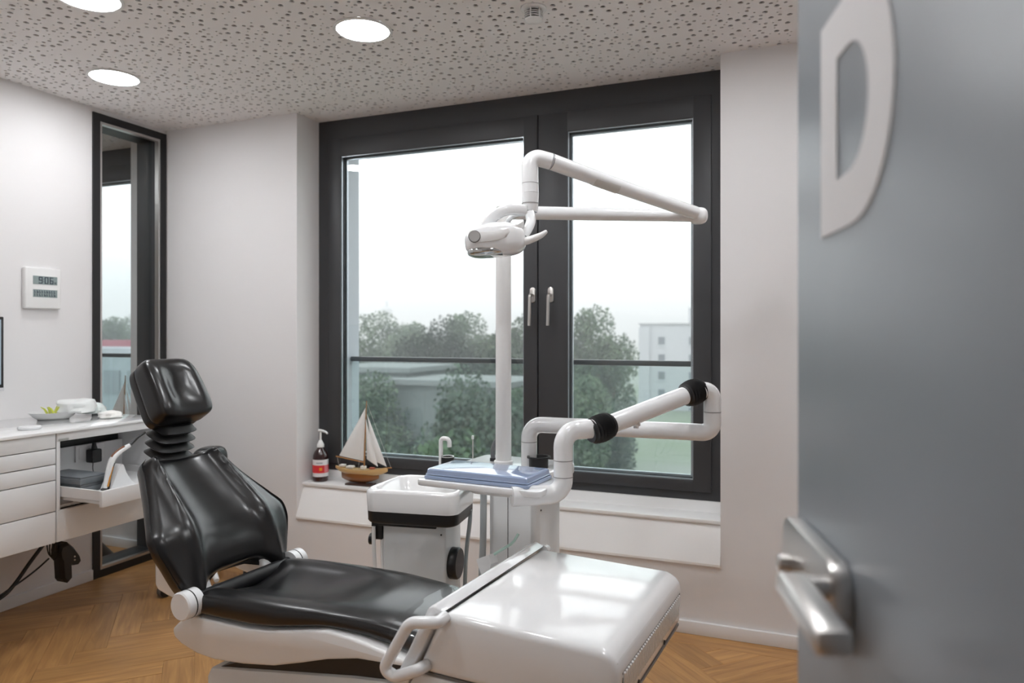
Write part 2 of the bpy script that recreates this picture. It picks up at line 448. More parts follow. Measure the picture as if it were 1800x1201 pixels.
for hx in (-1.283, -1.183):                             # window handles
    hz = 1.565; b = MB()
    so = [c for c in w1.children if c.name.startswith('sash')][0 if hx < -1.25 else 1]
    b.prism([(hx+.016*math.cos(a)*1.0, hz+(.024 if math.sin(a) >= 0 else -.024)+.016*math.sin(a)) for a in [2*PI*i/24 for i in range(24)]], YW-.014, YW-.006, lambda p, q, r: Vector((p, q, r)), .003)
    b.build('handle_plate', STEEL, so)
    b = MB(); b.tube(fillet([(hx, YW-.01, hz), (hx, YW-.05, hz), (hx-.003, YW-.052, hz-.16)], .012), .0085, 14)
    b.build('window_handle', STEEL, so)
b = MB(); b.box(WX0, WX1, YW-.004, YW+.06, .51, .562)
tag(b.build('frame_base_strip', SILLM, w1, smooth=False))
# sill
b = MB(); b.box(WX0, WX1, 3.372, YW-.003, .492, .51, .003)
struct('trim_1', b, SILLM, 'white window sill board carrying the bottle and the sailing boat', True)
b = MB(); b.box(NX0, NX1, 3.372, YW-.003, .492, .51, .003); b.box(NX0, NX1, YW-.003, YW+.06, .492, .562)
struct('trim_2', b, SILLM, "white window sill of the next room", True)
b = MB(); b.prism([(YB-.010, .316), (YB-.010, .327), (3.386, .492), (3.404, .492), (YB+.006, .316)], WX0+.001, WX1-.001, lambda p, q, r: Vector((q, p, r)))
struct('trim_3', b, SILLM, 'slanted white apron panel under the window sill')
b = MB(); b.box(WX0-.01, -2.585, YW+.08, YO+.02, .5, HC); b.box(-.36, WX1+.01, YW+.08, YO+.02, .5, HC)
struct('trim_5', b, mat('facade_panel', (.42, .45, .49), .5), 'pale grey outer window reveal')
# outside: guard rail with glass infill
for nm, a, c, lab in (('guard_rail', -2.583, -.362, 'dark guard rail with a glass infill outside the large window'), ('guard_rail', NX0, NX1, "dark guard rail with a glass infill outside the next room's window")):
    r = thing(nm, lab, 'railing', ((a+c)/2, YO-.06, .6))
    MB().box(a, c, YO-.075, YO-.035, 1.193, 1.222, .004).build('handrail', mat('rail_paint', (.07, .08, .085), .4), r)
    MB().box(a, c, YO-.06, YO-.052, .6, 1.192).build('glass_infill', BALG, r, smooth=False)
    MB().box(a, c, YO-.066, YO-.046, .58, .60).build('lower_rail', MATS['rail_paint'], r, smooth=False)

# glazed slit in the left partition
b = MB(); y0, y1, z0, z1 = SY0, SY1, .0, HC-.025
def ringbox(b, xa, xb, ya, yb, za, zb, t, tb=None):
    tb = t if tb is None else tb
    b.box(xa, xb, ya, ya+t, za, zb); b.box(xa, xb, yb-t, yb, za, zb); b.box(xa, xb, ya+t, yb-t, zb-t, zb); b.box(xa, xb, ya+t, yb-t, za, za+tb)
ringbox(b, XL-.02, XL+.012, y0, y1, z0, z1, .042)
slit = struct('window_3', b, BLACKF, 'tall narrow black-framed glazed slit beside the corner')
b = MB(); ringbox(b, XL-.022, XL+.008, y0+.042, y1-.042, z0+.042, z1-.042, .014); b.build('alu_trim', ALU, slit, smooth=False)
b = MB(); ringbox(b, XL2-.005, XL-.022, y0+.0, y1-.0, z0, z1, .048); b.build('reveal_lining', FRAME, slit, smooth=False)
MB().box(XL-.06, XL-.052, y0+.04, y1-.04, z0+.04, z1-.04).build('pane', SLITG, slit, smooth=False)

# ------------------------------------------------------------------ ceiling lights, smoke detector
EMIT = mat('lamp_diffuser', (.9, .9, .9), .5, emit=((.965, .98, 1.0), LAMP))
def downlight(x, y, label, group='round ceiling downlights'):
    r = thing('ceiling_light', label, 'light', (x, y, HC), 0, group)
    MB().lathe([(.108, 0), (.118, 0), (.121, -.004), (.119, -.007), (.108, -.007)], (x, y, HC), n=40, caps=False).build('trim_ring', WHITE2, r)
    MB().lathe([(.0, -.004), (.1085, -.004), (.1085, .002), (0, .002)], (x, y, HC), n=40, caps=False).build('diffuser', EMIT, r)
c1 = C(638, 44, 2.955); c2 = C(201, 136, 3.50); c3 = C(155, -6, 2.67)
downlight(c1.x, c1.y, 'round downlight in front of the left window sash')
downlight(c2.x, c2.y, 'round downlight nearest the black-framed slit')
downlight(c3.x, c3.y, 'round downlight cut by the top edge at the left')
for k, (x, y) in enumerate([(c1.x+1.5, 2.5), (c3.x+1.5, c3.y), (c1.x, 1.0), (c1.x+1.5, 1.0)]):  # unseen lamps, added to light the room
    downlight(x, y, 'unseen ceiling downlight added outside the picture to light the room')
for x, y in ((-5.0, 2.4), (-5.0, 1.0)): downlight(x, y, "round downlight in the next room's ceiling", 'downlights beyond the slit')
downlight(-1.7, -1.0, 'unseen round downlight added in the corridor behind the doorway as fill light', None)  # unseen fill lamp, added behind the camera
p = C(938, 6, 2.76)
sd = thing('smoke_detector', 'small white smoke detector on the perforated ceiling', 'smoke detector', (p.x, p.y, HC))
MB().lathe([(0, 0), (.05, 0), (.05, -.006), (.03, -.012), (0, -.012)], (p.x, p.y, HC), n=32, caps=False).build('base', WHITE2, sd)
MB().lathe([(.026, -.012), (.026, -.045)], (p.x, p.y, HC), n=24).build('core', BLACKP, sd)
for z in (-.02, -.028, -.036): MB().lathe([(.028, z), (.036, z), (.036, z-.0025), (.028, z-.0025), (.028, z)], (p.x, p.y, HC), n=28, caps=False).build('fin', WHITE2, sd)
for k in range(6): MB().box(-.002, .002, .030, .036, -.045, -.01, f=lambda x, y, z, a=k*PI/3: Vector((p.x+x*math.cos(a)-y*math.sin(a), p.y+x*math.sin(a)+y*math.cos(a), HC+z))).build('rib', WHITE2, sd, smooth=False)
MB().lathe([(0, -.045), (.034, -.044), (.033, -.05), (.02, -.056), (0, -.057)], (p.x, p.y, HC), n=28, caps=False).build('cap', WHITE2, sd)

# ------------------------------------------------------------------ the open door
ZE = .90; PH = math.radians(8.8); XE = (1402-900)/FPX*ZE
def DR(t, d, h):                                        # t from the free edge towards the hinge, d off the visible face, h height
    xc = XE-math.sin(PH)*t-math.cos(PH)*d; z = ZE-math.cos(PH)*t+math.sin(PH)*d
    return Vector((xc*cT-z*sT, xc*sT+z*cT, h))
b = MB(); b.box(0, .90, -.04, 0, .008, 2.105, .002, f=DR)
door = struct('door_1', b, DOORG, 'grey satin glass door standing open at the right with a large white letter D', True)
def rrect(a0, a1, b0, b1, r, n=6):
    out = []
    for cx, cy, s in ((a1-r, b1-r, 0), (a0+r, b1-r, PI/2), (a0+r, b0+r, PI), (a1-r, b0+r, 3*PI/2)):
        for k in range(n+1):
            t = s+PI/2*k/n; out.append((cx+r*math.cos(t), cy+r*math.sin(t)))
    return out
D_in, D_out = [], []
t0, t1, h0, h1 = .1125, .328, 1.466, 1.694; st, sb = .058, .052
def dshape(a0, a1, q0, q1, n=22):
    R = (q1-q0)/2; rx = min(a1-a0, R*1.02); pts = [(a0, q0)]
    pts += [(a1-rx+rx*math.sin(PI*k/n)**.9, (q0+q1)/2-R*math.cos(PI*k/n)) for k in range(n+1)]
    pts += [(a0, q1)]
    return pts
O, I = dshape(t0, t1, h0, h1), dshape(t0+st, t1-.062, h0+sb, h1-sb)
b = MB(); n = len(O)
vsD = [DR(p[0], .0015, p[1]) for p in O]+[DR(p[0], .0015, p[1]) for p in I]+[DR(p[0], -.0005, p[1]) for p in O]+[DR(p[0], -.0005, p[1]) for p in I]
fsD = []
for i in range(n):
    k = (i+1) % n; fsD += [(i, k, n+k, n+i), (i, 2*n+i, 2*n+k, k), (n+i, n+k, 3*n+k, 3*n+i)]
b.add(vsD, fsD); tag(b.build('letter', LETW, door, smooth=False), 'large white letter D')
b = MB(); b.prism(rrect(.004, .225, 1.045, 1.138, .032), 0, .02, lambda a, c, q: DR(a, c, q), .004); lk = b.build('lock_case', STEEL, door)
b = MB(); b.lathe([(0, 0), (.011, 0), (.011, .012), (.008, .014), (0, .014)], DR(.045, .02, 1.085), DR(0, 1, 0)-DR(0, 0, 0), 20, False); b.build('lock_cylinder', STEEL, lk)
b = MB(); b.tube([DR(.207, .015, 1.112), DR(.207, .045, 1.112)], .0115, 18); b.box(.194, .345, .036, .066, 1.102, 1.124, .006, 3, f=DR); b.build('lever_handle', STEEL, door)
b = MB(); b.box(DX0-.05, DX0, YF-.14, YF+.01, 0, 2.17); b.box(DX1, DX1+.05, YF-.14, YF+.01, 0, 2.17); b.box(DX0, DX1, YF-.14, YF+.01, 2.12, 2.17)
struct('trim_4', b, SKIRT, 'white door frame around the doorway')

# ------------------------------------------------------------------ dental chair
VC = 1.785
p0 = CH(-1.45, VC, -.025)
chair = thing('dental_chair', 'black leather dental chair on a white base with foot-end console', 'dental chair', p0, ANG)
# seat cushion
topT = [(-1.95, .485), (-1.915, .515), (-1.85, .535), (-1.6, .547), (-1.38, .551), (-1.22, .547), (-1.1, .533), (-1.0, .512), (-.92, .492)]
botT = [(-1.95, .452), (-1.887, .444), (-1.66, .449), (-1.57, .459), (-1.47, .476), (-1.36, .492), (-1.26, .488), (-1.16, .474), (-1.05, .455), (-.92, .43)]
hwT = [(-1.95, .185), (-1.9, .215), (-1.6, .220), (-1.4, .205), (-1.2, .187), (-.92, .175)]
def seat_loop(u, grow=0.0):
    hw = interp(hwT, u)+grow; zt = interp(topT, u)+grow; zb = interp(botT, u)-grow; L = []
    dish = .052*max(0, min(1, (-1.28-u)/.3))*(1 if u > -1.82 else max(.85, (u+1.97)/.15))
    crown = .014*max(0, min(1, (u+1.5)/.3))
    N = 44
    for k in range(N):
        a = 2*PI*k/N; ca, sa = math.cos(a), math.sin(a)
        y = hw*math.copysign(abs(ca)**.42, ca)
        zz = math.copysign(abs(sa)**.55, sa)
        zm = (zt+zb)/2; z = zm+(zt-zb)/2*zz
        if sa > 0:
            q = 1-(y/hw)**2
            z += (crown*q - dish*max(0, 1-(y/(hw*.72))**2)**1.0)*min(1, sa*2.2)
        ue = u+.045*max(0, 1-(y/hw)**2)*max(0, 1-(u+1.908)/.16)
        L.append(CH(ue, VC+y, z))
    return L
us = [-1.908+.988*i/46 for i in range(47)]
loops = [seat_loop(u) for u in us]
def shrink(L, s, du):
    c = sum(L, Vector())/len(L); return [c+(p-c)*s+CH(du, 0, -.025) for p in L]
loops = [shrink(loops[0], .55, -.018), shrink(loops[0], .86, -.011)]+loops
b = MB(); b.loft(loops); b.build('seat_cushion', LEATH, chair, ang=70)
# white shell below the seat
prof = [(-1.92, .448), (-1.965, .415), (-1.99, .392), (-1.985, .368), (-1.95, .350), (-1.88, .333), (-1.8, .329), (-1.68, .340), (-1.56, .359), (-1.454, .389), (-1.36, .418), (-1.25, .442), (-1.1, .452), (-.98, .45), (-.98, .47), (-1.1, .47), (-1.26, .495), (-1.36, .5), (-1.47, .48), (-1.57, .463), (-1.66, .453), (-1.887, .448)]
b = MB(); b.prism(prof, VC-.212, VC+.212, lambda a, c, q: CH(a, c, q), .008); b.build('seat_shell', WHITE2, chair, ang=50)
# clear protective sleeve over the foot end
b = MB(); lp = [seat_loop(u, .0035+.0015*math.sin(u*90)) for u in [-1.16+.024*i for i in range(10)]]
for L in lp:
    for k in range(len(L)): L[k] = L[k]+Vector((0, 0, .0045*noise.noise(L[k]*26)))
b.loft(lp, caps=False); b.build('plastic_sleeve', CLEAR, chair, ang=60)
# hinges
for sg, vv in ((-1, VC-.262), (1, VC+.262)):
    o = CH(-1.893, vv, .494); ax = CH(0, -sg, 0)-CH(0, 0, 0)
    b = MB(); b.lathe([(0, 0), (.040, 0), (.044, .004), (.044, .058), (0, .058)], o, ax, 36, False); hg = b.build('hinge_cap', WHITE, chair)
    b = MB(); b.lathe([(.0442, .028), (.0446, .029), (.0446, .0315), (.0442, .0325)], o, ax, 36, False); b.build('hinge_groove', SHADOWGAP, hg)
b = MB(); b.tube([CH(-1.893, VC-.2, .494), CH(-1.893, VC+.2, .494)], .026, 18); b.build('hinge_axle', BLACKP, chair)
# backrest
cl = [(-1.898, .488), (-1.912, .55), (-1.935, .63), (-1.968, .70), (-2.025, .755), (-2.09, .812), (-2.150, .868), (-2.205, .918)]
hwB = [(0, .212), (.1, .234), (.2, .255), (.32, .274), (.42, .276), (.55, .250), (.7, .211), (.85, .178), (.95, .160), (1, .152)]
cen = catmull([(a, 0, c) for a, c in cl], 8)
def backpt(s):
    x = max(0, min(1, s))*(len(cen)-1); i = min(int(x), len(cen)-2); t = x-i
    p = cen[i].lerp(cen[i+1], t)
    d0 = (cen[min(i+1, len(cen)-1)]-cen[max(i-1, 0)]).normalized(); d1 = (cen[min(i+2, len(cen)-1)]-cen[i]).normalized()
    d = d0.lerp(d1, t).normalized()
    if s < 0: p = p+d*s*.5
    return p, Vector((d.z, 0, -d.x)), d
def bump1(x, c, w): return math.exp(-((x-c)/w)**2)
def back_loops():
    NS, NT = 40, 34; loops = []
    for i in range(NS+1):
        s = i/NS; L = []
        hw = interp(hwB, s)
        endk = min(1, (1-s)/.05); endk = math.sqrt(max(0, 1-(1-endk)**2)) if endk < 1 else 1
        botk = min(1, s/.06); botk = math.sqrt(max(0, 1-(1-botk)**2)) if botk < 1 else 1
        kk = max(.04, min(endk, botk)); th = .078; hw *= (.88+.12*endk)*(.94+.06*botk)
        def P(t, off):
            t2 = abs(t)
            s0 = .14*(1-min(1, (t2/.76))**5) if t2 < .76 else 0
            s0 += .05*max(0, (t2-.88)/.12)**1.5
            se = s0+(1-s0)*s
            p, nrm, d = backpt(se)
            return CH(p.x+nrm.x*off, VC+t*hw, p.z+nrm.z*off)
        for k in range(NT+1):                            # front face
            t = -1+2*k/NT; at = abs(t)
            tr = max(.45, min(.86, (.172-.050*s)/hw)); q_ = min(1, at/tr)
            f = -.034*(1-q_**2.6)*min(1, .35+s*2.0)+.016*bump1(at, tr, .09)
            if at > tr: w_ = (at-tr)/(1-tr); f -= .030*(1-tr)*1.3*(w_*w_*(3-2*w_))*min(1, (1-tr)/.2)
            f += .018*bump1(s, .15, .12)*(1-q_**2)                      # lumbar roll
            edge = max(0, (at-.93)/.07); f -= .016*edge**2
            mid = -th*.5
            L.append(P(t, mid+(f-mid)*kk))
        for k in range(1, 6):                            # far side
            a = k/6; L.append(P(1.0+.03*math.sin(PI*a), -.016-(th-.03)*a*kk))
        for k in range(NT+1):
            t = 1-2*k/NT; mid = -th*.5
            f = -th+.014*max(0, (abs(t)-.9)/.1)**2
            L.append(P(t, mid+(f-mid)*kk))
        for k in range(1, 6):
            a = 1-k/6; L.append(P(-1.0-.03*math.sin(PI*a), -.016-(th-.03)*a*kk))
        loops.append(L)
    return loops
bl = back_loops()
b = MB(); b.loft(bl); bk = b.build('backrest', LEATH, chair, ang=75)
for idx in (0, 34):                                      # stitched piping along the two side edges
    b = MB(); b.tube([L[idx] for L in bl[3:37]], .0028, 8); b.build('piping', LEATH, bk)
# white bracket covers behind the lower backrest, one on each side
prof = [(-2.112, .505), (-2.098, .488), (-2.05, .476), (-1.93, .458), (-1.915, .5), (-1.985, .62), (-2.02, .68), (-2.085, .71), (-2.115, .66)]
for v0_, v1_ in ((VC-.185, VC-.11), (VC+.11, VC+.185)):
    b = MB(); b.prism(prof, v0_, v1_, lambda a, c, q: CH(a, c, q), .012, 3); b.build('backrest_bracket', WHITE, chair)
# bellows neck and headrest
na, nb = Vector((-2.278, 0, .885)), Vector((-2.255, 0, 1.015))
def neck_loop(t, g):
    p = na.lerp(nb, t); L = []
    for k in range(40):
        a = 2*PI*k/40; ca, sa = math.cos(a), math.sin(a)
        x = (.040+g)*math.copysign(abs(ca)**.55, ca); y = (.062+g)*math.copysign(abs(sa)**.55, sa)
        L.append(CH(p.x+x, VC+y, p.z+x*-.35))
    return L
loops = []
for i in range(4):
    t = i/4; loops += [neck_loop(t, -.004), neck_loop(t+.10, .014), neck_loop(t+.125, .0175), neck_loop(t+.15, .014)]
loops.append(neck_loop(1.02, 0))
b = MB(); b.loft(loops); b.build('neck_bellows', BLACKR, chair, ang=25)
hc = Vector((-2.262, 0, 1.128)); tl = math.radians(31); up = Vector((-math.sin(tl), 0, math.cos(tl))); fr = Vector((math.cos(tl), 0, math.sin(tl)))
def head_part(a, bb, c, off, name, dim):
    def f(q):
        x = q.x
        if dim and q.x > 0:
            ry, rz = q.y/.046, (q.z+.004)/.070
            x -= .036*math.exp(-(ry*ry+rz*rz)*1.0)
            x += .004*math.exp(-((abs(q.y)-.066)/.022)**2)*math.exp(-(q.z/.085)**4)
            x -= .02*max(0, q.z/.12)**2
        pt = hc+fr*(x+off)+up*q.z
        return CH(pt.x, VC+q.y*(1-.05*q.z/.125), pt.z)
    b = MB(); b.sup(a, bb, c, .36, .36, 72, 48, f); return b.build(name, LEATH, chair, ang=80)
hr = head_part(.052, .108, .124, .012, 'headrest', True)
head_part(.024, .104, .121, -.047, 'headrest_back', False)
# lifting base
b = MB(); b.prism([(-1.865, -.024), (-1.865, .255), (-1.85, .285), (-1.29, .372), (-1.05, .40), (-.9, .40), (-.9, -.024)], VC-.185, VC+.185, lambda a, c, q: CH(a, c, q), .010); b.build('base_column', GREYW, chair)
b = MB(); b.prism([(-1.83, .285), (-1.7, .335), (-1.5, .375), (-1.3, .42), (-1.0, .445), (-1.0, .395), (-1.29, .365), (-1.83, .275)], VC-.172, VC+.172, lambda a, c, q: CH(a, c, q)); b.build('base_bellows', BLACKP, chair)
# foot-end console
CV0, CV1 = 1.470, 2.062
def con(a, c, q): return CH(a, c, q)
b = MB(); b.prism([(-.912, .662), (-.512, .651), (-.484, .640), (-.470, .612), (-.476, .505), (-.99, .508), (-.935, .62)], CV0, CV1, con, .018, 4); top = b.build('console_cover', mat('console_lacquer', (.84, .845, .85), .14, coat=.35), chair, ang=40)
b = MB(); b.prism([(-.992, .503), (-.478, .500), (-.490, .478), (-.62, .36), (-.70, .2), (-1.16, .2), (-1.10, .33)], CV0+.004, CV1-.004, con, .008, 2); b.build('console_body', WHITE, chair, ang=40)
b = MB(); b.prism([(-.99, .502), (-.479, .499), (-.479, .5055), (-.99, .5085)], CV0+.008, CV1-.008, con); b.build('console_joint', SEAM, chair)
# slanted frame band between seat and console
b = MB(); b.prism([(-.905, .668), (-.935, .680), (-.950, .672), (-1.165, .25), (-1.13, .23), (-.925, .655)], CV0-.006, CV1+.006, con, .006, 2); bd = b.build('frame_band', WHITE, chair, ang=40)
# grab handles on both sides
for vv, sg in ((CV0-.028, -1), (CV1+.028, 1)):
    pts = [CH(-.905, vv-sg*.03, .655), CH(-.905, vv, .652), CH(-.985, vv+sg*.004, .640), CH(-1.062, vv+sg*.004, .512), CH(-1.03, vv, .497), CH(-.965, vv, .527), CH(-.955, vv-sg*.03, .53)]
    b = MB(); b.tube(fillet(pts, [.012, .045, .028, .02, .012]), .0148, 18); b.build('grab_handle', WHITE, chair, ang=60)
# ventilation slats on the end face
slat_me = None
b = MB(); b.prism([(-.4790, .540), (-.4735, .540), (-.4708, .600), (-.4780, .600)], CV0+.027, CV1-.03, con); b.build('grille_shade', SHADOWGAP, top, smooth=False)  # dark plate stands in for the shaded recess behind the slats
for k in range(36):
    v = CV0+.038+k*.0146
    if slat_me is None:
        s = MB(); s.prism([(-.4770, .538), (-.4710, .541), (-.4675, .596), (-.4740, .601)], v-.0046, v+.0046, con); o = s.build('slat', WHITE, top, smooth=False); slat_me = o.data; v00 = v
    else:
        o = bpy.data.objects.new('slat', slat_me); COL.objects.link(o); o.parent = top; o.location = (0, v-v00, 0)
for v in (CV0+.16, CV0+.40):
    b = MB(); b.lathe([(0, 0), (.006, 0), (.006, .002), (0, .003)], CH(-.4745, v, .522), CH(1, 0, 0)-CH(0, 0, 0), 14, False); b.build('screw', SHADOWGAP, top)

# ------------------------------------------------------------------ dental unit: column, spittoon, hoses
p0 = CH(-1.2, 2.45, -.025)
unit = thing('dental_unit', 'white dental unit with spittoon bowl, column and hanging hoses', 'dental unit', p0, ANG)
def column(b, u0, u1, v0, v1, h0, h1, r, taper=0):
    loops = []
    for h, g in ((h0, 0), (h1-.008, -taper), (h1, -taper-.006)):
        P = rrect(u0-g, u1+g, v0-g, v1+g, r); loops.append([CH(a, c, h) for a, c in P])
    return b.loft(loops)
b = MB(); column(b, -1.252, -1.048, 2.33, 2.56, -.024, .80, .03); b.build('column', GREYW, unit)
b = MB(); b.box(-1.1665, -1.1645, 2.3285, 2.332, .0, .79, f=lambda x, y, z: CH(x, y, z)); b.build('column_joint', SHADOWGAP, unit, smooth=False)
for h in (.70, .55):
    b = MB(); b.lathe([(0, 0), (.004, 0), (.003, .002), (0, .002)], CH(-1.048, 2.36, h), CH(1, 0, 0)-CH(0, 0, 0), 10, False); b.build('screw', SHADOWGAP, unit)
b = MB(); b.prism(rrect(-1.40, -1.0, 2.345, 2.60, .04), .80, .842, lambda a, c, q: CH(a, q, c), .008); b.build('top_plate', WHITE, unit)
# spittoon, turned further towards the room: a to the right, c away, h height
SA = math.radians(13.1)
def SP(a, c, h):
    xc = -.2116+a*math.cos(SA)+c*math.sin(SA); z = 2.66-a*math.sin(SA)+c*math.cos(SA)
    return Vector((xc*cT-z*sT, xc*sT+z*cT, h))
SPX, SPY, SPZ = SP(1, 0, 0)-SP(0, 0, 0), SP(0, 1, 0)-SP(0, 0, 0), Vector((0, 0, 1))
def bowl_loop(h, inset=0.0, lift=0.0):
    a0, a1, c0, c1 = -.368, .004, -.002, .262; L = []
    for a, c in rrect(a0+inset, a1-inset, c0+inset, c1-inset, .045-min(.02, inset*.3), 8):
        k = max(0, (c-c0)/(c1-c0)); a2 = a1+(a-a1)*(1-.16*k**1.5)
        L.append(SP(a2, c, h+lift*k))
    return L
b = MB()
b.loft([bowl_loop(.683), bowl_loop(.752, -.003, .006), bowl_loop(.762, .001, .010), bowl_loop(.766, .010, .012), bowl_loop(.760, .022, .012), bowl_loop(.735, .038, .004), bowl_loop(.71, .06), bowl_loop(.698, .095)])
b.build('spittoon_bowl', CERAM, unit, ang=60)
b = MB(); b.loft([bowl_loop(.634, .016), bowl_loop(.639, .006), bowl_loop(.646, .002), bowl_loop(.683, .0008)]); b.build('spittoon_band', BLACKP, unit, ang=40)
def spbox(x0, x1, y0, y1, z0, z1, bev, m, nm): return MB().box(x0, x1, y0, y1, z0, z1, bev, 3, f=SP).build(nm, m, unit)
spbox(-.3055, -.049, .035, .235, .001, .634, .012, GREYW, 'spittoon_base')
spbox(-.318, -.085, .026, .05, .622, .636, .003, BLACKP, 'base_lip')
b = MB(); b.lathe([(0, 0), (.0035, 0), (.0035, .002), (0, .002)], SP(-.066, .035, .60), -SPY, 10, False); b.build('screw', SHADOWGAP, unit)
b = MB(); b.lathe([(0, 0), (.057, 0), (.060, .004), (.060, .030), (.056, .036), (0, .036)], SP(-.05, .105, .474), SPX, 36, False); kb = b.build('round_knob', BLACKP, unit)
b = MB(); b.lathe([(.045, .0362), (.0, .0368)], SP(-.05, .105, .474), SPX, 36, False); b.build('knob_face', mat('knob_grey', (.045, .04, .042), .5), kb)
spbox(-.352, -.306, .035, .12, .565, .634, .005, BLACKP, 'hose_holder')
b = MB(); b.lathe([(0, 0), (.022, 0), (.022, .014), (0, .014)], SP(-.352, .06, .56), -SPX, 20, False); b.build('holder_wheel', BLACKP, unit)
for a, c, h in ((-.335, .02, .62), (-.312, .05, .575)):
    b = MB(); b.tube(catmull([SP(a, c, h), SP(a+.002, c, h-.1), SP(a+.012, c, h-.25), SP(a+.02, c+.02, .05)], 6), .0078, 10); b.build('hose', WHITE2, unit)
b = MB(); b.tube(catmull([SP(.0, .20, .66), SP(-.006, .21, .60), SP(-.022, .215, .47), SP(-.03, .22, .25), SP(-.02, .22, .05)], 6), .0085, 10); b.build('hose', GREYH, unit)
b = MB(); b.tube(catmull([SP(-.155, .20, .755), SP(-.135, .195, .785), SP(-.11, .19, .798), SP(-.09, .175, .79), SP(-.085, .16, .775)], 6), .0075, 12); b.build('flush_nozzle', WHITE2, unit)
b = MB(); b.tube(catmull([CH(-1.264, 2.325, .80), CH(-1.264, 2.322, .6), CH(-1.274, 2.322, .3), CH(-1.27, 2.33, .05)], 6), .0125, 12); b.build('hose', GREYH, unit)
b = MB(); b.tube(catmull([CH(-1.30, 2.47, .842), CH(-1.302, 2.47, .88), CH(-1.292, 2.475, .915), CH(-1.27, 2.48, .94), CH(-1.25, 2.49, .94)], 6), .0088, 12); b.build('hose', mat('dark_hose', (.12, .125, .13), .4), unit)
b = MB(); b.lathe([(0, 0), (.013, 0), (.013, .012), (0, .012)], CH(-1.30, 2.47, .842), n=16, caps=False); b.build('hose_collar', BLACKP, unit)
# cup filler, rod, glass holder
q = C(775, 815, 2.90); t = C(789, 770, 2.90)
b = MB(); fb = C(775, 835, 2.9); b.tube(fillet([fb, C(775, 770, 2.9), C(790, 772, 2.88), C(790, 786, 2.88)], [.016, .016]), .0088, 14); b.build('cup_filler', WHITE2, unit)
b = MB(); cb = C(787, 834, 2.88); b.lathe([(0, 0), (.026, 0), (.026, .068), (.0255, .072), (.021, .072), (.021, .066), (0, .066)], cb, n=28, caps=False); b.build('filler_cap', BLACKP, unit)
b = MB(); b.lathe([(.021, .0665), (.021, .073), (.0255, .0735), (.0265, .070)], cb, n=28, caps=False); b.build('cap_ring', STEEL, unit)
b = MB(); b.tube([C(831, 830, 2.85), C(831, 772, 2.85)], .0024, 8); b.build('rod', STEEL, unit)
b = MB(); b.tube([C(831, 772, 2.85), C(831, 766, 2.85)], .0048, 10); b.build('rod_tip', WHITE2, unit)
b = MB(); cc = CH(-1.083, 2.42, .842); b.lathe([(.036, 0), (.036, .034), (.044, .036), (.044, .042), (.037, .042), (.033, .034), (.033, .004), (0, .004)], cc, n=32, caps=False); b.build('cup_holder', BLACKP, unit)
# front lower instrument holder with a saliva ejector in it
hp = C(860, 992, 2.30)
hold = thing('ejector_holder', 'small white bagged holder clipped beside the foot-end console', 'holder', C(862, 1040, 2.32))
b = MB(); L0 = [C(846, 982, 2.33), C(868, 974, 2.31), C(872, 990, 2.30), C(862, 1030, 2.30), C(855, 1010, 2.31)]
b.loft([[p+CH(-.01, -.016, -.025) for p in L0], [p+CH(.0, .016, -.025) for p in L0]]); b.build('pouch', WHITE2, hold, ang=20)
b = MB(); b.tube([C(847, 984, 2.32), C(860, 1012, 2.30), C(862, 1045, 2.32)], .0045, 8); b.build('clip', mat('copper_clip', (.45, .28, .2), .4), hold)
b = MB(); b.tube([C(862, 1010, 2.33), C(865, 1060, 2.36)], .012, 10); b.build('stem', GREYH, hold)
b = MB(); b.tube([C(868, 975, 2.30), C(898, 957, 2.31), C(904, 951, 2.31), C(911, 939, 2.32)], .0045, 10)
tag(b.build('saliva_ejector', mat('mint_plastic', (.58, .80, .72), .3)), 'thin mint-green saliva ejector tube in the bagged holder', 'ejector')

# ------------------------------------------------------------------ tray arm
TR = .030
base = C(930, 812, 2.69)
arm = thing('tray_support', 'white jointed tray arm with two black bellows', 'arm', (base.x, base.y, CH(0, 0, .842).z))
zt = CH(0, 0, .842).z
zA = C(0, 746, 2.69).z
A0 = Vector((base.x, base.y, zt)); A1 = Vector((base.x, base.y, zA))
R0 = C(1252, 757, 2.47); R0.z = zA-.002; R1 = Vector((R0.x, R0.y, C(0, 686, 2.47).z))
N1 = C(990, 757, 2.20); N1.z = C(0, 760, 2.2).z
bl_r = C(1218, 690, 2.452); bl_l = C(1056, 753, 2.262)
b = MB(); b.tube(fillet([A0, A1, R0, R0+Vector((0, 0, .07))], [.052, .052], 10), TR, 24); b.build('lower_arm', WHITE, arm, ang=60)
dirA = (bl_l-bl_r).normalized()
j0 = R1+Vector((0, 0, .004))
b = MB(); b.tube(fillet([R0+Vector((0, 0, .0705)), j0, bl_r], [.045], 10), TR, 24); b.build('upper_elbow', WHITE, arm, ang=60)
b = MB(); b.tube([bl_r, bl_l], TR*1.02, 24); a2 = b.build('spring_arm', WHITE, arm, ang=60)
nd = Vector((N1.x, N1.y, C(0, 868, 2.20).z)); tp = C(900, 862, 2.16); tp.z = nd.z
b = MB(); b.tube(fillet([bl_l, N1+Vector((0, 0, .004)), nd, tp], [.05, .045], 10), TR, 24); b.build('drop_elbow', WHITE, arm, ang=60)
def bellows(c, d, L, r, name='bellows'):
    pr = [(r*.97, -L/2), (r*1.05, -L/2+.004)]; n = 7
    for i in range(n):
        z = -L/2+.006+(L-.012)*(i+.5)/n; w2 = (L-.012)/n
        pr += [(r*1.02, z-w2*.45), (r*1.17+.006*math.sin(PI*(i+.5)/n), z), (r*1.02, z+w2*.45)]
    pr += [(r*1.05, L/2-.004), (r*.97, L/2)]
    b = MB(); b.lathe(pr, c, d, 32); return b.build(name, BLACKR, arm, ang=20)
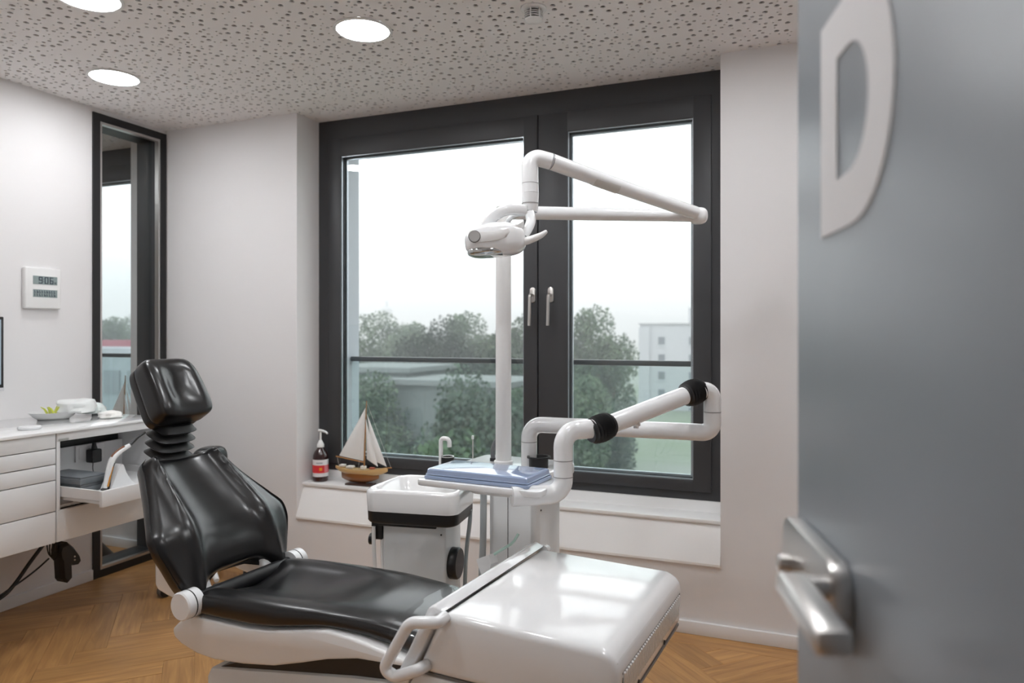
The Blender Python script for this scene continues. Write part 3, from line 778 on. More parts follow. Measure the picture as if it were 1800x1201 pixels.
bellows(bl_r, dirA, .084, TR*1.12); bellows(bl_l, dirA, .090, TR*1.12)
for P, d in ((Vector((N1.x, N1.y, C(0, 809, 2.2).z)), (0, 0, 1)), (Vector((N1.x, N1.y, C(0, 838, 2.2).z)), (0, 0, 1)), (Vector((R0.x, R0.y, C(0, 724, 2.47).z)), (0, 0, 1)), (A1+Vector((0, 0, -.065)), (0, 0, 1))):
    b = MB(); b.lathe([(TR-.001, -.001), (TR+.0006, -.001), (TR+.0006, .001), (TR-.001, .001)], P, d, 28, False); b.build('seam', SEAM, arm)
q = C(1118, 742, 2.32); b = MB(); b.box(-.014, .014, -.01, .01, -.008, .008, .003, f=lambda x, y, z: q+Vector((x, y, z-.005))); b.lathe([(0, -.02), (.009, -.02), (.009, -.006), (0, -.006)], q, n=14, caps=False); b.build('tension_screw', STEEL, a2)
# tray plate
h_t = .858
tbl = thing('tray_table', 'white rounded tray table carrying the blue tray', 'tray table', CH(-1.08, 2.03, h_t-.03), ANG)
def trp(a, c, q): return CH(a, q, c)
b = MB(); b.prism(rrect(-1.30, -.862, 1.93, 2.16, .022), h_t-.010, h_t+.010, trp, .005); b.build('table_top', WHITE, tbl)
b = MB(); b.prism(rrect(-1.14, -.89, 1.99, 2.10, .03), h_t-.032, h_t-.010, trp, .006); b.build('bracket', WHITE2, tbl)
tray = thing('instrument_tray', 'blue lidded instrument tray on the white tray table', 'tray', CH(-1.09, 2.04, h_t+.010-.0), ANG)
b = MB(); b.prism(rrect(-1.278, -.907, 1.945, 2.135, .008), h_t+.0105, h_t+.022, trp, .003); b.build('tray_base', BLUE, tray)
b = MB(); b.prism(rrect(-1.275, -.91, 1.948, 2.132, .008), h_t+.0232, h_t+.0275, trp, .002); b.build('lid_rim', BLUE, tray)
loops = []
for h, g in ((h_t+.0275, -.002), (h_t+.040, -.004), (h_t+.0435, -.007), (h_t+.0445, -.011)):
    loops.append([CH(a, c, h) for a, c in rrect(-1.275-g, -.91+g, 1.948-g, 2.132+g, .008)])
b = MB(); b.loft(loops); b.build('tray_lid', BLUE, tray, ang=25)

# ------------------------------------------------------------------ operating lamp on its pole
pp = C(885, 700, 2.72)
lamp = thing('operating_lamp', 'white dental operating lamp on a tall pole with folded arms', 'lamp', (pp.x, pp.y, zt))
hA = C(0, 372, 2.70).z
b = MB(); b.lathe([(.036, 0), (.036, .012), (.030, .016), (.029, hA-zt-.04), (.0285, hA-zt+.02), (.02, hA-zt+.028)], (pp.x, pp.y, zt), n=28); b.build('pole', WHITE2, lamp)
J = C(1228, 378, 2.80); J.z = hA
b = MB(); b.tube([Vector((pp.x, pp.y, hA)), J], [.0265, .0235], 22); b.build('lower_arm', WHITE, lamp)
b = MB(); b.sup(.034, .036, .033, .75, .8, 32, 18, lambda q: J+Vector((q.x*cT, q.x*sT, 0))+Vector((-q.y*sT, q.y*cT, q.z)))
b.build('arm_joint', WHITE, lamp)
E1 = C(968, 284, 2.45); E0 = C(932, 275, 2.44); 
sd0 = C(1222, 376, 2.765)
b = MB(); b.tube([sd0+Vector((0, 0, .004)), sd0.lerp(E1, .45), E1], [.0255, .0265, .0285], 22); sp = b.build('spring_arm', WHITE, lamp)
b = MB(); m0 = sd0.lerp(E1, .57); m1 = sd0.lerp(E1, .73); dn = Vector((0, 0, -.0035)); b.tube([m0+dn, m1+dn], .0262, 20); b.build('arm_cover', mat('grey_plastic', (.62, .62, .60), .4), sp)
b = MB(); b.lathe([(.0275, -.0008), (.0290, -.0008), (.0290, .0008), (.0275, .0008)], E1, (E1-sd0), 24, False); b.build('seam', SEAM, sp)
K = C(932, 340, 2.43)
b = MB(); b.tube(fillet([E1, C(931, 274, 2.435), K], [.055], 12), .0285, 22); b.build('elbow', WHITE, lamp)
b = MB(); b.tube([K, C(932, 364, 2.43), C(931, 372, 2.43)], [.0292, .0275, .026], 22); kn = b.build('knuckle', WHITE, lamp)
b = MB(); b.tube([C(938, 370, 2.43), C(938, 392, 2.43)], .0032, 10); b.build('pin', STEEL, kn)
for py, zz in ((323, 2.432), (358, 2.43)):
    b = MB(); b.lathe([(.026, -.0008), (.0296, -.0008), (.0296, .0008), (.026, .0008)], C(932, py, zz), (0, 0, 1), 24, False); b.build('seam', SEAM, lamp)
# lamp head in its own frame: x right in the picture, y away, z up
LH = C(871, 424, 2.40)
RX, FW = Vector((cT, sT, 0)), Vector((-sT, cT, 0))
RO = math.radians(3)
def lhp(x, y, z):
    x2 = x*math.cos(RO)-z*math.sin(RO); z2 = x*math.sin(RO)+z*math.cos(RO)
    return LH+RX*x2+FW*y+Vector((0, 0, z2))
def headf(q):
    x, y, z = q
    z += .010*(1-(x/.105)**2)*(1 if z > 0 else -.2)
    if z > 0: z *= 1-.28*max(0, -x/.105)**2
    if z < 0: y *= 1.0
    return lhp(x, y, z)
b = MB(); b.sup(.103, .078, .050, .62, .72, 64, 36, headf); hd = b.build('lamp_head', WHITE, lamp, ang=80)
b = MB(); b.sup(.068, .064, .020, .8, .8, 40, 20, lambda q: lhp(q.x-.028, q.y-.012, q.z-.036)); b.build('lens', mat('lamp_lens', (.55, .57, .57), .08, metal=.75, coat=1), hd)
# band running round the front of the head from the button
b = MB(); prs = []
pl = catmull([lhp(-.062, -.080, .006), lhp(-.02, -.0835, .006), lhp(.03, -.079, .012), lhp(.075, -.055, .032), lhp(.098, -.03, .05)], 8)
rows = []
for i, p in enumerate(pl):
    t = i/(len(pl)-1); hh = .022*(1-.45*t)
    rows.append([p+Vector((0, 0, -hh))+FW*.02, p+Vector((0, 0, -hh*.8)), p+Vector((0, 0, 0))-FW*.003, p+Vector((0, 0, hh*.8)), p+Vector((0, 0, hh))+FW*.02])
b.loft(rows, closed=True); b.build('head_band', WHITE2, hd, ang=60)
b = MB(); b.lathe([(0, 0), (.0175, 0), (.0185, .002), (.0185, .010), (0, .010)], lhp(-.066, -.086, .008), FW, 28, False); b.build('button', mat('button_grey', (.42, .415, .405), .5), hd)
b = MB(); b.lathe([(.0185, -.0005), (.0200, .001), (.0200, .012), (.0185, .012)], lhp(-.066, -.086, .008), FW, 28, False); b.build('button_ring', SEAM, hd)
b = MB(); b.tube(catmull([lhp(.085, -.03, -.012), lhp(.115, -.035, -.006), lhp(.150, -.035, .006), lhp(.172, -.033, .020)], 6), [.013, .013, .013, .013, .013, .013, .0125, .012, .0118, .0115, .011, .0105, .010, .0095, .0088, .0082, .0076, .007, .005], 14); b.build('grip', WHITE2, hd, ang=60)
# yoke arms
def strap(P, wd, th, name):
    b = MB(); P = catmull(P, 8); rows = []
    for i, p in enumerate(P):
        d = (P[min(i+1, len(P)-1)]-P[max(i-1, 0)]).normalized(); n2 = d.cross(FW).normalized(); e = FW
        rows.append([p+e*(wd/2*math.copysign(abs(math.cos(a))**.5, math.cos(a)))+n2*(th/2*math.copysign(abs(math.sin(a))**.5, math.sin(a))) for a in [2*PI*k/16 for k in range(16)]])
    b.loft(rows); b.build(name, WHITE, lamp, ang=60)
strap([lhp(-.045, -.005, .035), lhp(-.012, -.005, .072), lhp(.02, -.005, .094), lhp(.058, 0, .103), lhp(.112, .02, .100)], .036, .036, 'yoke_arm')
strap([lhp(.118, .02, .098), lhp(.122, .005, .062), lhp(.108, -.012, .030), lhp(.095, -.02, .014)], .030, .033, 'yoke_arm')
strap([lhp(.112, .035, .098), lhp(.06, .045, .085), lhp(.035, .045, .055), lhp(.03, .04, .03)], .02, .016, 'yoke_arm')

# ------------------------------------------------------------------ wall cabinets on the left
XC = -3.03; CT = .938; CB = .443; YS = 2.185; YE = 2.745
wt = MB(); wt.box(XL+.002, XC+.012, .55, YE+.01, CT-.014, CT, .002); tag(wt.build('worktop', TOPM), 'white worktop over the wall-hung cabinets', 'worktop')
cab = thing('drawer_cabinet', 'white wall-hung cabinet with five plain drawers', 'cabinet', ((XL+XC)/2, 1.6, CB))
MB().box(XL+.002, XC-.022, .6, YS-.002, CB, CT-.0145).build('body', LAMINATE, cab, smooth=False)
rows5 = [(.922, .8605), (.8565, .790), (.786, .720), (.716, .5825), (.5785, .443)]
for zt_, zb_ in rows5:
    for y0, y1 in ((1.30, YS-.006), (.61, 1.296)):
        MB().box(XC-.020, XC, y0, y1, zb_, zt_, .0015).build('drawer', LAMINATE, cab)
nic = thing('niche_cabinet', 'white wall-hung cabinet with an open niche and pulled-out drawer', 'cabinet', ((XL+XC)/2, (YS+YE)/2, CB))
b = MB(); b.box(XL+.002, XC-.002, YS, YS+.016, CB, CT-.016); b.box(XL+.002, XC-.002, YE-.016, YE, CB, CT-.016); b.box(-3.30, -3.29, YS+.016, YE-.016, CB, .812); b.box(-3.29, XC-.03, YS+.016, YE-.016, CB, CB+.016); b.box(-3.29, XC-.03, YS+.016, YE-.016, .585, .597)
b.build('body', LAMINATE, nic, smooth=False)
MB().box(XC-.05, XC, YS+.002, YE-.001, .886, .924, .002).build('top_rail', LAMINATE, nic)
MB().box(XL+.02, XC-.05, YS+.016, YE-.016, .90, .924).build('inner_top', LAMINATE, nic, smooth=False)
MB().box(-3.33, -3.32, YS+.016, YE-.016, .60, .90).build('slot_shade_sheet', BLACKP, nic, smooth=False)  # black sheet stands in for the shade in the open gap above the panel
MB().box(XC-.004, XC+.001, YS+.006, YS+.055, .888, .897).build('name_plate', STEEL, nic, smooth=False)
MB().box(XC-.020, XC, YS+.002, YE-.001, CB, .58, .0015).build('drawer', LAMINATE, nic)
XD = -2.775
dr = MB(); dr.box(XD-.018, XD, YS+.018, YE-.004, .614, .683, .0015); dr = dr.build('drawer', LAMINATE, nic)
MB().box(XD-.46, XD-.018, YS+.022, YS+.034, .640, .683).build('drawer_side', LAMINATE, dr, smooth=False)
MB().box(XD-.46, XD-.018, YE-.036, YE-.022, .640, .683).build('drawer_side', LAMINATE, dr, smooth=False)
MB().box(XD-.46, XD-.018, YS+.034, YE-.036, .646, .652).build('drawer_floor', LAMINATE, dr, smooth=False)
MB().box(XD-.42, XD-.02, YS+.024, YS+.032, .626, .638).build('runner', STEEL, dr, smooth=False)
# things in the drawer and niche
b = MB(); fl = .652
st = thing('case_stack', 'grey plastic case with stepped lid in the pulled-out drawer', 'case', (XD-.2, YS+.11, fl))
for k, (z0, z1, g, oy) in enumerate(((0, .026, 0, 0), (.026, .040, .004, 0), (.040, .064, -.002, .0), (.064, .071, .004, .0))):
    MB().box(-3.21+g, -2.95-g, YS+.050+g+oy, YS+.19-g+oy, fl+z0, fl+z1, .003).build(('tray', 'rim', 'lid', 'lid_top')[k], GREYB, st)
cl_ = thing('curing_light_stand', 'white charging stand in the pulled-out drawer', 'charger', (XD-.1, YS+.30, fl))
def nx(px, py, X=-2.90): return CX(px, py, X)
b = MB(); prof = [nx(185, 864), nx(202, 820), nx(205, 815), nx(209, 816), nx(214, 830), nx(222, 843), nx(228, 848), nx(236, 852), nx(236, 864)]
b.loft([[p+Vector((-.035, 0, 0)) for p in prof], [p+Vector((.03, 0, 0)) for p in prof]]); b.build('stand_body', WHITE, cl_, ang=25)
lt = thing('curing_light', 'white and orange handheld curing light leaning on its stand', 'hand tool', nx(180, 862))
ptsL = [nx(181, 858), nx(187, 830), nx(194, 808), nx(205, 795), nx(224, 783)]
ptsL = catmull(ptsL, 6)
b = MB(); b.tube([p+Vector((.012, 0, 0)) for p in ptsL], [.010+.004*math.sin(PI*i/(len(ptsL)-1)) for i in range(len(ptsL))], 14); b.build('body', WHITE, lt, ang=60)
b = MB(); b.tube([p+Vector((.016, .004, -.005)) for p in ptsL[1:10]], .0085, 10); b.build('orange_grip', mat('orange_plastic', (.65, .27, .03), .35), lt)
b = MB(); b.tube([p+Vector((.014, .010, -.008)) for p in ptsL[0:12]], [.009]*3+[.0065]*9, 10); b.build('black_back', BLACKP, lt)
b = MB(); b.tube([p+Vector((.014, -.009, .006)) for p in ptsL[13:23]], .006, 10); b.build('control_strip', mat('brown_strip', (.16, .05, .02), .4), lt)
b = MB(); b.tube([nx(222, 785)+Vector((.012, 0, 0)), nx(240, 768)+Vector((.012, 0, 0)), nx(252, 760)+Vector((.012, 0, 0))], [.008, .006, .005], 12); b.build('light_guide', BLACKP, lt)
b = MB(); b.tube([nx(176, 862)+Vector((.01, 0, 0)), nx(182, 859)+Vector((.012, 0, 0)), nx(188, 850)+Vector((.012, 0, 0))], [.009, .010, .007], 12); b.build('foot', BLACKP, lt)
sx = -3.29
so_ = thing('wall_socket', 'white double wall socket at the back of the niche', 'socket', (sx, 2.40, .70))
q0, q1 = CX(131, 799, sx), CX(160, 796, sx)
MB().box(sx, sx+.010, q0.y, q0.y+.155, q0.z-.040, q0.z+.040, .003).build('plate', SKIRT, so_)
MB().box(sx+.009, sx+.013, q0.y+.015, q0.y+.07, q0.z-.028, q0.z+.028, .002).build('cover', SKIRT, so_)
ad = thing('power_adapter', 'black plug-in power adapter with thin cable in the niche', 'adapter', (sx+.03, q0.y+.11, .70))
pc = CX(166, 800, sx+.04)
MB().box(sx+.012, sx+.062, pc.y-.027, pc.y+.027, pc.z-.036, pc.z+.030, .007).build('body', BLACKP, ad)
b = MB(); b.lathe([(0, 0), (.016, 0), (.011, .02), (.008, .035), (0, .036)], (sx+.038, pc.y, pc.z+.028), n=16, caps=False); b.build('strain_relief', BLACKP, ad)
b = MB(); b.tube(catmull([(sx+.045, pc.y-.02, pc.z+.0), (sx+.075, pc.y-.035, pc.z-.02), (sx+.10, pc.y-.055, pc.z-.06), (sx+.13, pc.y-.06, pc.z-.085)], 6), .0022, 8); b.build('cable', BLACKP, ad)
# below the cabinets: hanging black foot switch and cables
hx = -3.30
fs_ = thing('cable_box', 'black cable housing hanging under the cabinets', 'cable box', CX(118, 1022, hx))
b = MB(); pr = [CX(x_, y_, hx) for x_, y_ in ((100, 958), (112, 952), (124, 962), (134, 976), (136, 984), (131, 991), (121, 993), (117, 990), (118, 1018), (113, 1024), (108, 1023), (104, 1018), (102, 985), (98, 978), (97, 968))]
b.loft([[p+Vector((-.03, 0, 0)) for p in pr], [p+Vector((.022, 0, 0)) for p in pr], [p*.86+sum(pr, Vector())/len(pr)*.14+Vector((.036, 0, 0)) for p in pr]]); b.build('housing', BLACKP, fs_, ang=25)
for yy in (977, 983): MB().lathe([(0, 0), (.004, 0), (.004, .003), (0, .003)], CX(122, yy, hx)+Vector((.036, 0, 0)), (1, 0, 0), 10, False).build('screw', STEEL, fs_)
MB().box(hx-.06, hx+.02, YS-.03, YS+.12, .40, CB, .004).build('bracket', BLACKP, fs_)
b = MB()
for k in range(4):
    y_ = CX(85+k*2.5, 970, hx).y; b.tube(catmull([(hx, y_+.03, CB), (hx+.01*k, y_-.005, .38), (hx+.005, y_, .315-.01*k), (hx+.012, y_+.022, .32), (hx, y_+.035, .40), (hx, y_+.04, CB)], 6), .003, 8)
b.build('cable_loop', BLACKP, fs_)
b = MB(); b.tube(catmull([CX(76, 958, hx), CX(52, 990, hx), CX(25, 1028, hx), CX(0, 1052, hx), CX(-60, 1085, hx)], 6), .0085, 10)
tag(b.build('thick_cable', BLACKP), 'thick black cable slanting down below the drawer cabinet', 'cable')
b = MB(); b.tube(catmull([CX(86, 982, hx+.02), CX(66, 1000, hx+.02), CX(40, 1020, hx+.02), CX(15, 1037, hx+.02), CX(-40, 1075, hx+.02)], 6), .0042, 8)
tag(b.build('thin_cable', BLACKP), 'thin black cable joining the thick one below the cabinet', 'cable')
# on the worktop
q = CX(52, 741, -3.17)
b = MB(); b.lathe([(0, 0), (.042, 0), (.046, .003), (.046, .010), (.042, .015), (.02, .018), (0, .018)], (q.x, q.y, CT), n=36, caps=False)
tag(b.build('round_lid', WHITE), 'small round white lid lying on the worktop', 'lid')
tq = C(125, 728, 3.62)
wr = thing('kidney_dish', 'white instrument dish holding wrapped supplies on the worktop', 'dish', (-3.45, 2.47, CT))
b = MB(); tc_ = Vector((-3.45, 2.47, CT))
def dish(h, a, c): return [tc_+Vector((c*math.sin(t), a*math.cos(t), h)) for t in [2*PI*k/36 for k in range(36)]]
b.loft([dish(0, .07, .06), dish(.012, .09, .078), dish(.036, .112, .095), dish(.037, .115, .098), dish(.033, .108, .092), dish(.012, .086, .074), dish(.005, .066, .056)]); b.build('dish', mat('dish_plastic', (.66, .665, .66), .4), wr, ang=60)
def crumple(c, s, sd, m, name, label, cat='pouch', n=28):
    def f(q):
        k = 1+.30*noise.noise(Vector((q.x/s[0], q.y/s[1], q.z/s[2]))*1.6+Vector((sd, 0, 0)))
        q = q*k; q.z = max(q.z, -s[2]*.62); return Vector(c)+q
    b = MB(); b.sup(s[0], s[1], s[2], .7, .7, n, n//2, f); return tag(b.build(name, m, ang=35), label, cat)
crumple((-3.40, 2.555, CT+.053), (.075, .085, .04), 3.1, mat('white_film', (.82, .84, .83), .35, coat=.3), 'wrapped_bundle', 'white film-wrapped bundle lying on the instrument dish')
crumple((-3.43, 2.665, CT+.030), (.07, .058, .032), 8.4, mat('greenish_film', (.74, .80, .78), .3, coat=.3), 'sterile_pouch', 'pale greenish sterile pouch at the end of the worktop')
crumple((-3.23, 2.61, CT+.014), (.045, .05, .020), 5.2, mat('tissue', (.84, .83, .80), .8), 'paper_tissue', 'crumpled paper tissue on the worktop beside the pouch', 'tissue')
b = MB()
for k in range(7):
    a = k*.9; o_ = Vector((-3.45+.02*math.cos(a*2), 2.47+.02*math.sin(a), CT+.028)); b.tube([o_, o_+Vector((.01*math.cos(a), .012*math.sin(a), .022)), o_+Vector((.02*math.cos(a), .03*math.sin(a), .034))], [.006, .005, .002], 6)
tag(b.build('yellow_tips', mat('yellow_green', (.62, .66, .10), .45)), 'yellow-green application tips sticking out of the dish', 'tips')

# ------------------------------------------------------------------ clock and screen on the left wall
ck = thing('wall_clock', 'square white digital wall clock showing 9:06', 'clock', (XL, 2.55, 1.47))
xa = XL+.028
y0, y1 = CX(44, 500, xa).y, CX(108, 500, xa).y; z1 = CX(75, 471, xa).z; z0 = CX(75, 543, xa).z
MB().box(XL, xa, y0, y1, z0, z1, .008, 4).build('case', WHITE2, ck)
LCD = mat('lcd_grey', (.25, .31, .31), .25); INK = mat('lcd_ink', (.03, .045, .07), .4)
d0, d1 = CX(58, 490, xa).y, CX(100.5, 490, xa).y
lc = [(CX(79, 486, xa).z+.0, CX(79, 500.5, xa).z), (CX(79, 509.5, xa).z, CX(79, 523, xa).z)]
for z1_, z0_ in lc: MB().box(xa-.001, xa+.0012, d0, d1, z0_, z1_).build('display', LCD, ck, smooth=False)
SEG = {'9': 'abcdfg', '0': 'abcdef', '6': 'acdefg', '1': 'bc', '2': 'abdeg', '5': 'acdfg', '4': 'bcfg'}
def digit(b, ch, y, z, w_, h_, t):
    sg = {'a': (0, h_-t, w_, h_), 'g': (0, h_/2-t/2, w_, h_/2+t/2), 'd': (0, 0, w_, t), 'f': (0, h_/2, t, h_), 'b': (w_-t, h_/2, w_, h_), 'e': (0, 0, t, h_/2), 'c': (w_-t, 0, w_, h_/2)}
    for s in SEG[ch]:
        a = sg[s]; b.box(xa+.001, xa+.0022, y+a[0], y+a[2], z+a[1], z+a[3])
hh = (lc[0][0]-lc[0][1]); wl = d1-d0; b = MB(); zb_ = lc[0][1]+hh*.1
digit(b, '9', d0+wl*.23, zb_, wl*.15, hh*.8, .004); digit(b, '0', d0+wl*.47, zb_, wl*.15, hh*.8, .004); digit(b, '6', d0+wl*.68, zb_, wl*.15, hh*.8, .004)
for k in (.3, .6): b.box(xa+.001, xa+.0022, d0+wl*.415, d0+wl*.435, zb_+hh*.8*k, zb_+hh*.8*k+.004)
for k in range(2): b.box(xa+.001, xa+.0022, d0+wl*(.88+.05*k), d0+wl*(.90+.05*k), zb_, zb_+hh*.25)
b.build('digits', INK, ck, smooth=False)
b = MB(); rnd = random.Random(4); z0_, hh = lc[1][1], lc[1][0]-lc[1][1]
for k in range(9):
    for r in range(2):
        a = d0+wl*(.05+.1*k); b.box(xa+.001, xa+.0022, a, a+wl*(.03+.04*rnd.random()), z0_+hh*(.12+.42*r), z0_+hh*(.2+.42*r+.15*rnd.random()))
        b.box(xa+.001, xa+.0022, a, a+.003, z0_+hh*(.12+.42*r), z0_+hh*(.48+.42*r))
b.build('small_segments', mat('lcd_ink_pale', (.07, .09, .12), .4), ck, smooth=False)
mo = thing('wall_monitor', 'black-edged monitor on the left wall cut by the picture edge', 'monitor', (XL+.1, 1.9, 1.05))
my = CX(8, 600, -3.56).y; mz1, mz0 = CX(8, 557, -3.56).z, CX(9, 683, -3.56).z
MB().box(-3.60, -3.565, my-.55, my, mz0, mz1, .004).build('housing', BLACKP, mo)
MB().box(-3.566, -3.563, my-.535, my-.014, mz0+.02, mz1-.014).build('screen', mat('screen_image', (.05, .07, .09), .15, emit=((.55, .66, .75), .45)), mo, smooth=False)
MB().box(-3.602, -3.562, my-.55, my, mz0-.012, mz0+.004, .002).build('chin', mat('silver_plastic', (.6, .6, .62), .35), mo)
MB().box(XL, -3.60, my-.35, my-.2, mz0+.1, mz1-.1).build('bracket', BLACKP, mo, smooth=False)

# ------------------------------------------------------------------ on the sill: pump bottle and sailing boat
SH = .51
def bottle():
    q = C(558.5, 846, 4.14); o = Vector((q.x+.008, 3.445, SH))
    r = thing('pump_bottle', 'brown pump bottle with a red and white label on the sill', 'bottle', o)
    MB().lathe([(0, 0), (.040, 0), (.044, .005), (.044, .135), (.042, .152), (.033, .172), (.021, .186), (.019, .192), (.019, .198), (0, .198)], o, n=36, caps=False).build('glass_body', mat('brown_bottle', (.030, .008, .008), .12, coat=.6), r)
    lb = MB().lathe([(.0443, .030), (.0450, .0305), (.0450, .127), (.0443, .1275)], o, n=36, caps=False).build('label', mat('label_white', (.78, .77, .78), .5), r)
    def arc(z0, z1, a0, a1, m, nm, rr=.0455, n=12):
        b = MB(); vs = []
        for k in range(n+1):
            a = a0+(a1-a0)*k/n
            for rad, z in ((rr-.0004, z0), (rr, z0), (rr, z1), (rr-.0004, z1)): vs.append((o.x+rad*math.cos(a), o.y+rad*math.sin(a), o.z+z))
        fs = []
        for k in range(n):
            for j in range(4): fs.append((k*4+j, k*4+(j+1) % 4, (k+1)*4+(j+1) % 4, (k+1)*4+j))
        b.add(vs, fs); b.build(nm, m, lb)
    RED = mat('label_red', (.72, .035, .045), .45)
    arc(.052, .096, 0, 2*PI, RED, 'red_band', .0454, 36)
    arc(.066, .083, math.radians(-62), math.radians(-42), mat('label_yellow', (.85, .35, .03), .5), 'emblem', .0458)
    arc(.106, .113, math.radians(-85), math.radians(-38), mat('label_grey', (.42, .43, .47), .5), 'print', .0458)
    arc(.055, .096, math.radians(-25), math.radians(10), mat('label_pink', (.75, .25, .28), .5), 'side_print', .0457)
    MB().lathe([(0, .196), (.021, .196), (.021, .212), (.014, .224), (.009, .236), (0, .236)], o, n=24, caps=False).build('pump_collar', WHITE2, r)
    MB().lathe([(.0062, .235), (.0062, .285)], o, n=14).build('pump_stem', WHITE2, r)
    b = MB(); d = Vector((.95, -.25, 0)).normalized(); tp = o+Vector((0, 0, .291)); b.tube([tp-d*.018, tp-d*.012, tp+d*.015, tp+d*.045+Vector((0, 0, -.004)), tp+d*.062+Vector((0, 0, -.012))], [.006, .0095, .0085, .0065, .005], 14); b.build('pump_head', WHITE2, r, ang=60)
bottle()
def boat(o, ang, label, L=.335, k=1):
    r = thing('model_sailboat', label, 'model boat', o, ang, 'model sailing boats on window sills')
    M = ROOTM[r]
    HULL = mat('varnished_hull', (.66, .44, .20), .28, coat=.5); KEEL = mat('keel_brown', (.26, .10, .028), .28, coat=.5)
    def sec(x, z0, z1, wd, n=12):
        out = []
        for k in range(n+1):
            a = PI*k/n; out.append(M @ Vector((x, wd*math.cos(a), z1-(z1-z0)*math.sin(a)**.8)))
        return out
    up_ = []; lo = []
    for i in range(25):
        t = -1+2*i/24; x = t*L/2
        w_ = .036*max(.02, (1-abs(t)**2.6)) if t > 0 else .036*max(.35*(1+t)+.02, (1-abs(t)**3.2))
        zd = .088+.016*t*t+(.004*t); zk = .052+.034*abs(t)**3
        zk = min(zk, zd-.004)
        up_.append(sec(x, zk, zd, w_))
        tb = (t+.05)/.78
        if abs(tb) < 1: lo.append(sec(x, .012+.036*max(0, tb)**2+.030*max(0, -tb)**3, zk+.012, w_*.82*max(.05, (1-abs(tb)**3))))
    MB().loft(up_, closed=True).build('hull', HULL, r, ang=60)
    MB().loft(lo, closed=True).build('keel', KEEL, r, ang=60)
    def mk(x0, x1, y0, y1, z0, z1, m, nm, bev=.002): MB(M).box(x0, x1, y0, y1, z0, z1, bev).build(nm, m, r)
    mk(-.085, .075, -.036, .036, 0, .010, mat('plinth_wood', (.045, .022, .015), .4), 'plinth')
    mk(-.02, .03, -.004, .004, .009, .04, KEEL, 'stand')
    mk(-.09, -.05, -.018, .018, .092, .104, mat('deck_white', (.75, .72, .68), .5), 'cabin'); mk(-.135, -.105, -.014, .014, .098, .110, MATS['deck_white'], 'cockpit')
    mk(.0, .028, -.012, .012, .09, .108, MATS['deck_white'], 'hatch'); mk(.055, .085, -.01, .01, .092, .103, mat('deck_red', (.35, .09, .05), .5), 'windlass')
    SP = mat('spar_wood', (.36, .17, .055), .4)
    MB(M).tube([(.018, 0, .088), (.024, 0, .25), (.034, 0, .475)], [.0048, .0042, .0022], 10).build('mast', SP, r)
    MB(M).tube([(.016, 0, .128), (-.172, .012, .150)], .0036, 8).build('boom', SP, r)
    MB(M).tube([(.14, 0, .102), (L/2+.025, 0, .108)], .003, 8).build('bowsprit', SP, r)
    SAIL = mat('sail_cloth', (.80, .80, .79), .8)
    def sail(a, b_, c, belly, nm, n=10):
        a, b_, c = map(Vector, (a, b_, c)); rows = []; back = []
        for i in range(n+1):
            t = i/n; p = a.lerp(c, t); q = b_.lerp(c, t); row = []
            for k in range(n+1):
                s = k/n; pt = p.lerp(q, s); pt.y += belly*math.sin(PI*s)*math.sin(PI*min(1, t*.9+.05))*(1-t*.6); row.append(pt)
            rows.append(row)
        vs = [p for R in rows for p in R]; m_ = len(vs); vs += [p+Vector((0, .0012, 0)) for p in vs]; fs = []; w_ = n+1
        for i in range(n):
            for k in range(n):
                q = (i*w_+k, i*w_+k+1, (i+1)*w_+k+1, (i+1)*w_+k); fs += [q, tuple(x+m_ for x in q[::-1])]
        for i in range(n):
            for k in (0, n): fs.append((i*w_+k, (i+1)*w_+k, (i+1)*w_+k+m_, i*w_+k+m_))
        for k in range(n): fs.append((k, k+1, k+1+m_, k+m_))
        MB(M).add(vs, fs).build(nm, SAIL, r, ang=60)
    sail((-.150, .010, .156), (.014, 0, .136), (.026, 0, .435), -.014, 'mainsail')
    sail((.040, -.008, .150), (.108, -.004, .110), (.030, -.002, .375), -.016, 'jib')
    sail((.075, .004, .142), (.160, .002, .112), (.036, .002, .40), -.012, 'foresail')
    b = MB(M)
    for p, q in (((.03, 0, .42), (.0, -.034, .09)), ((.03, 0, .42), (.0, .034, .09)), ((.034, 0, .47), (L/2+.02, 0, .108)), ((-.165, .012, .15), (-.145, 0, .10)), ((-.03, -.03, .12), (-.03, -.03, .09)), ((-.05, -.03, .12), (-.05, -.03, .09))): b.tube([p, q], .0007, 5)
    b.build('rigging', mat('thread', (.6, .58, .55), .7), r)
    r.scale = (k, k, k)
q = CY(634, 850, 3.43)
boat(Vector((q.x, 3.436, SH)), ANG*.0+.05, 'model sailing boat with wooden hull and white sails on the sill beside the bottle')
boat(Vector((-4.155, 3.436, SH)), 0, "model sailing boat seen through the glazed slit on the next room's sill", .30, 1.22)

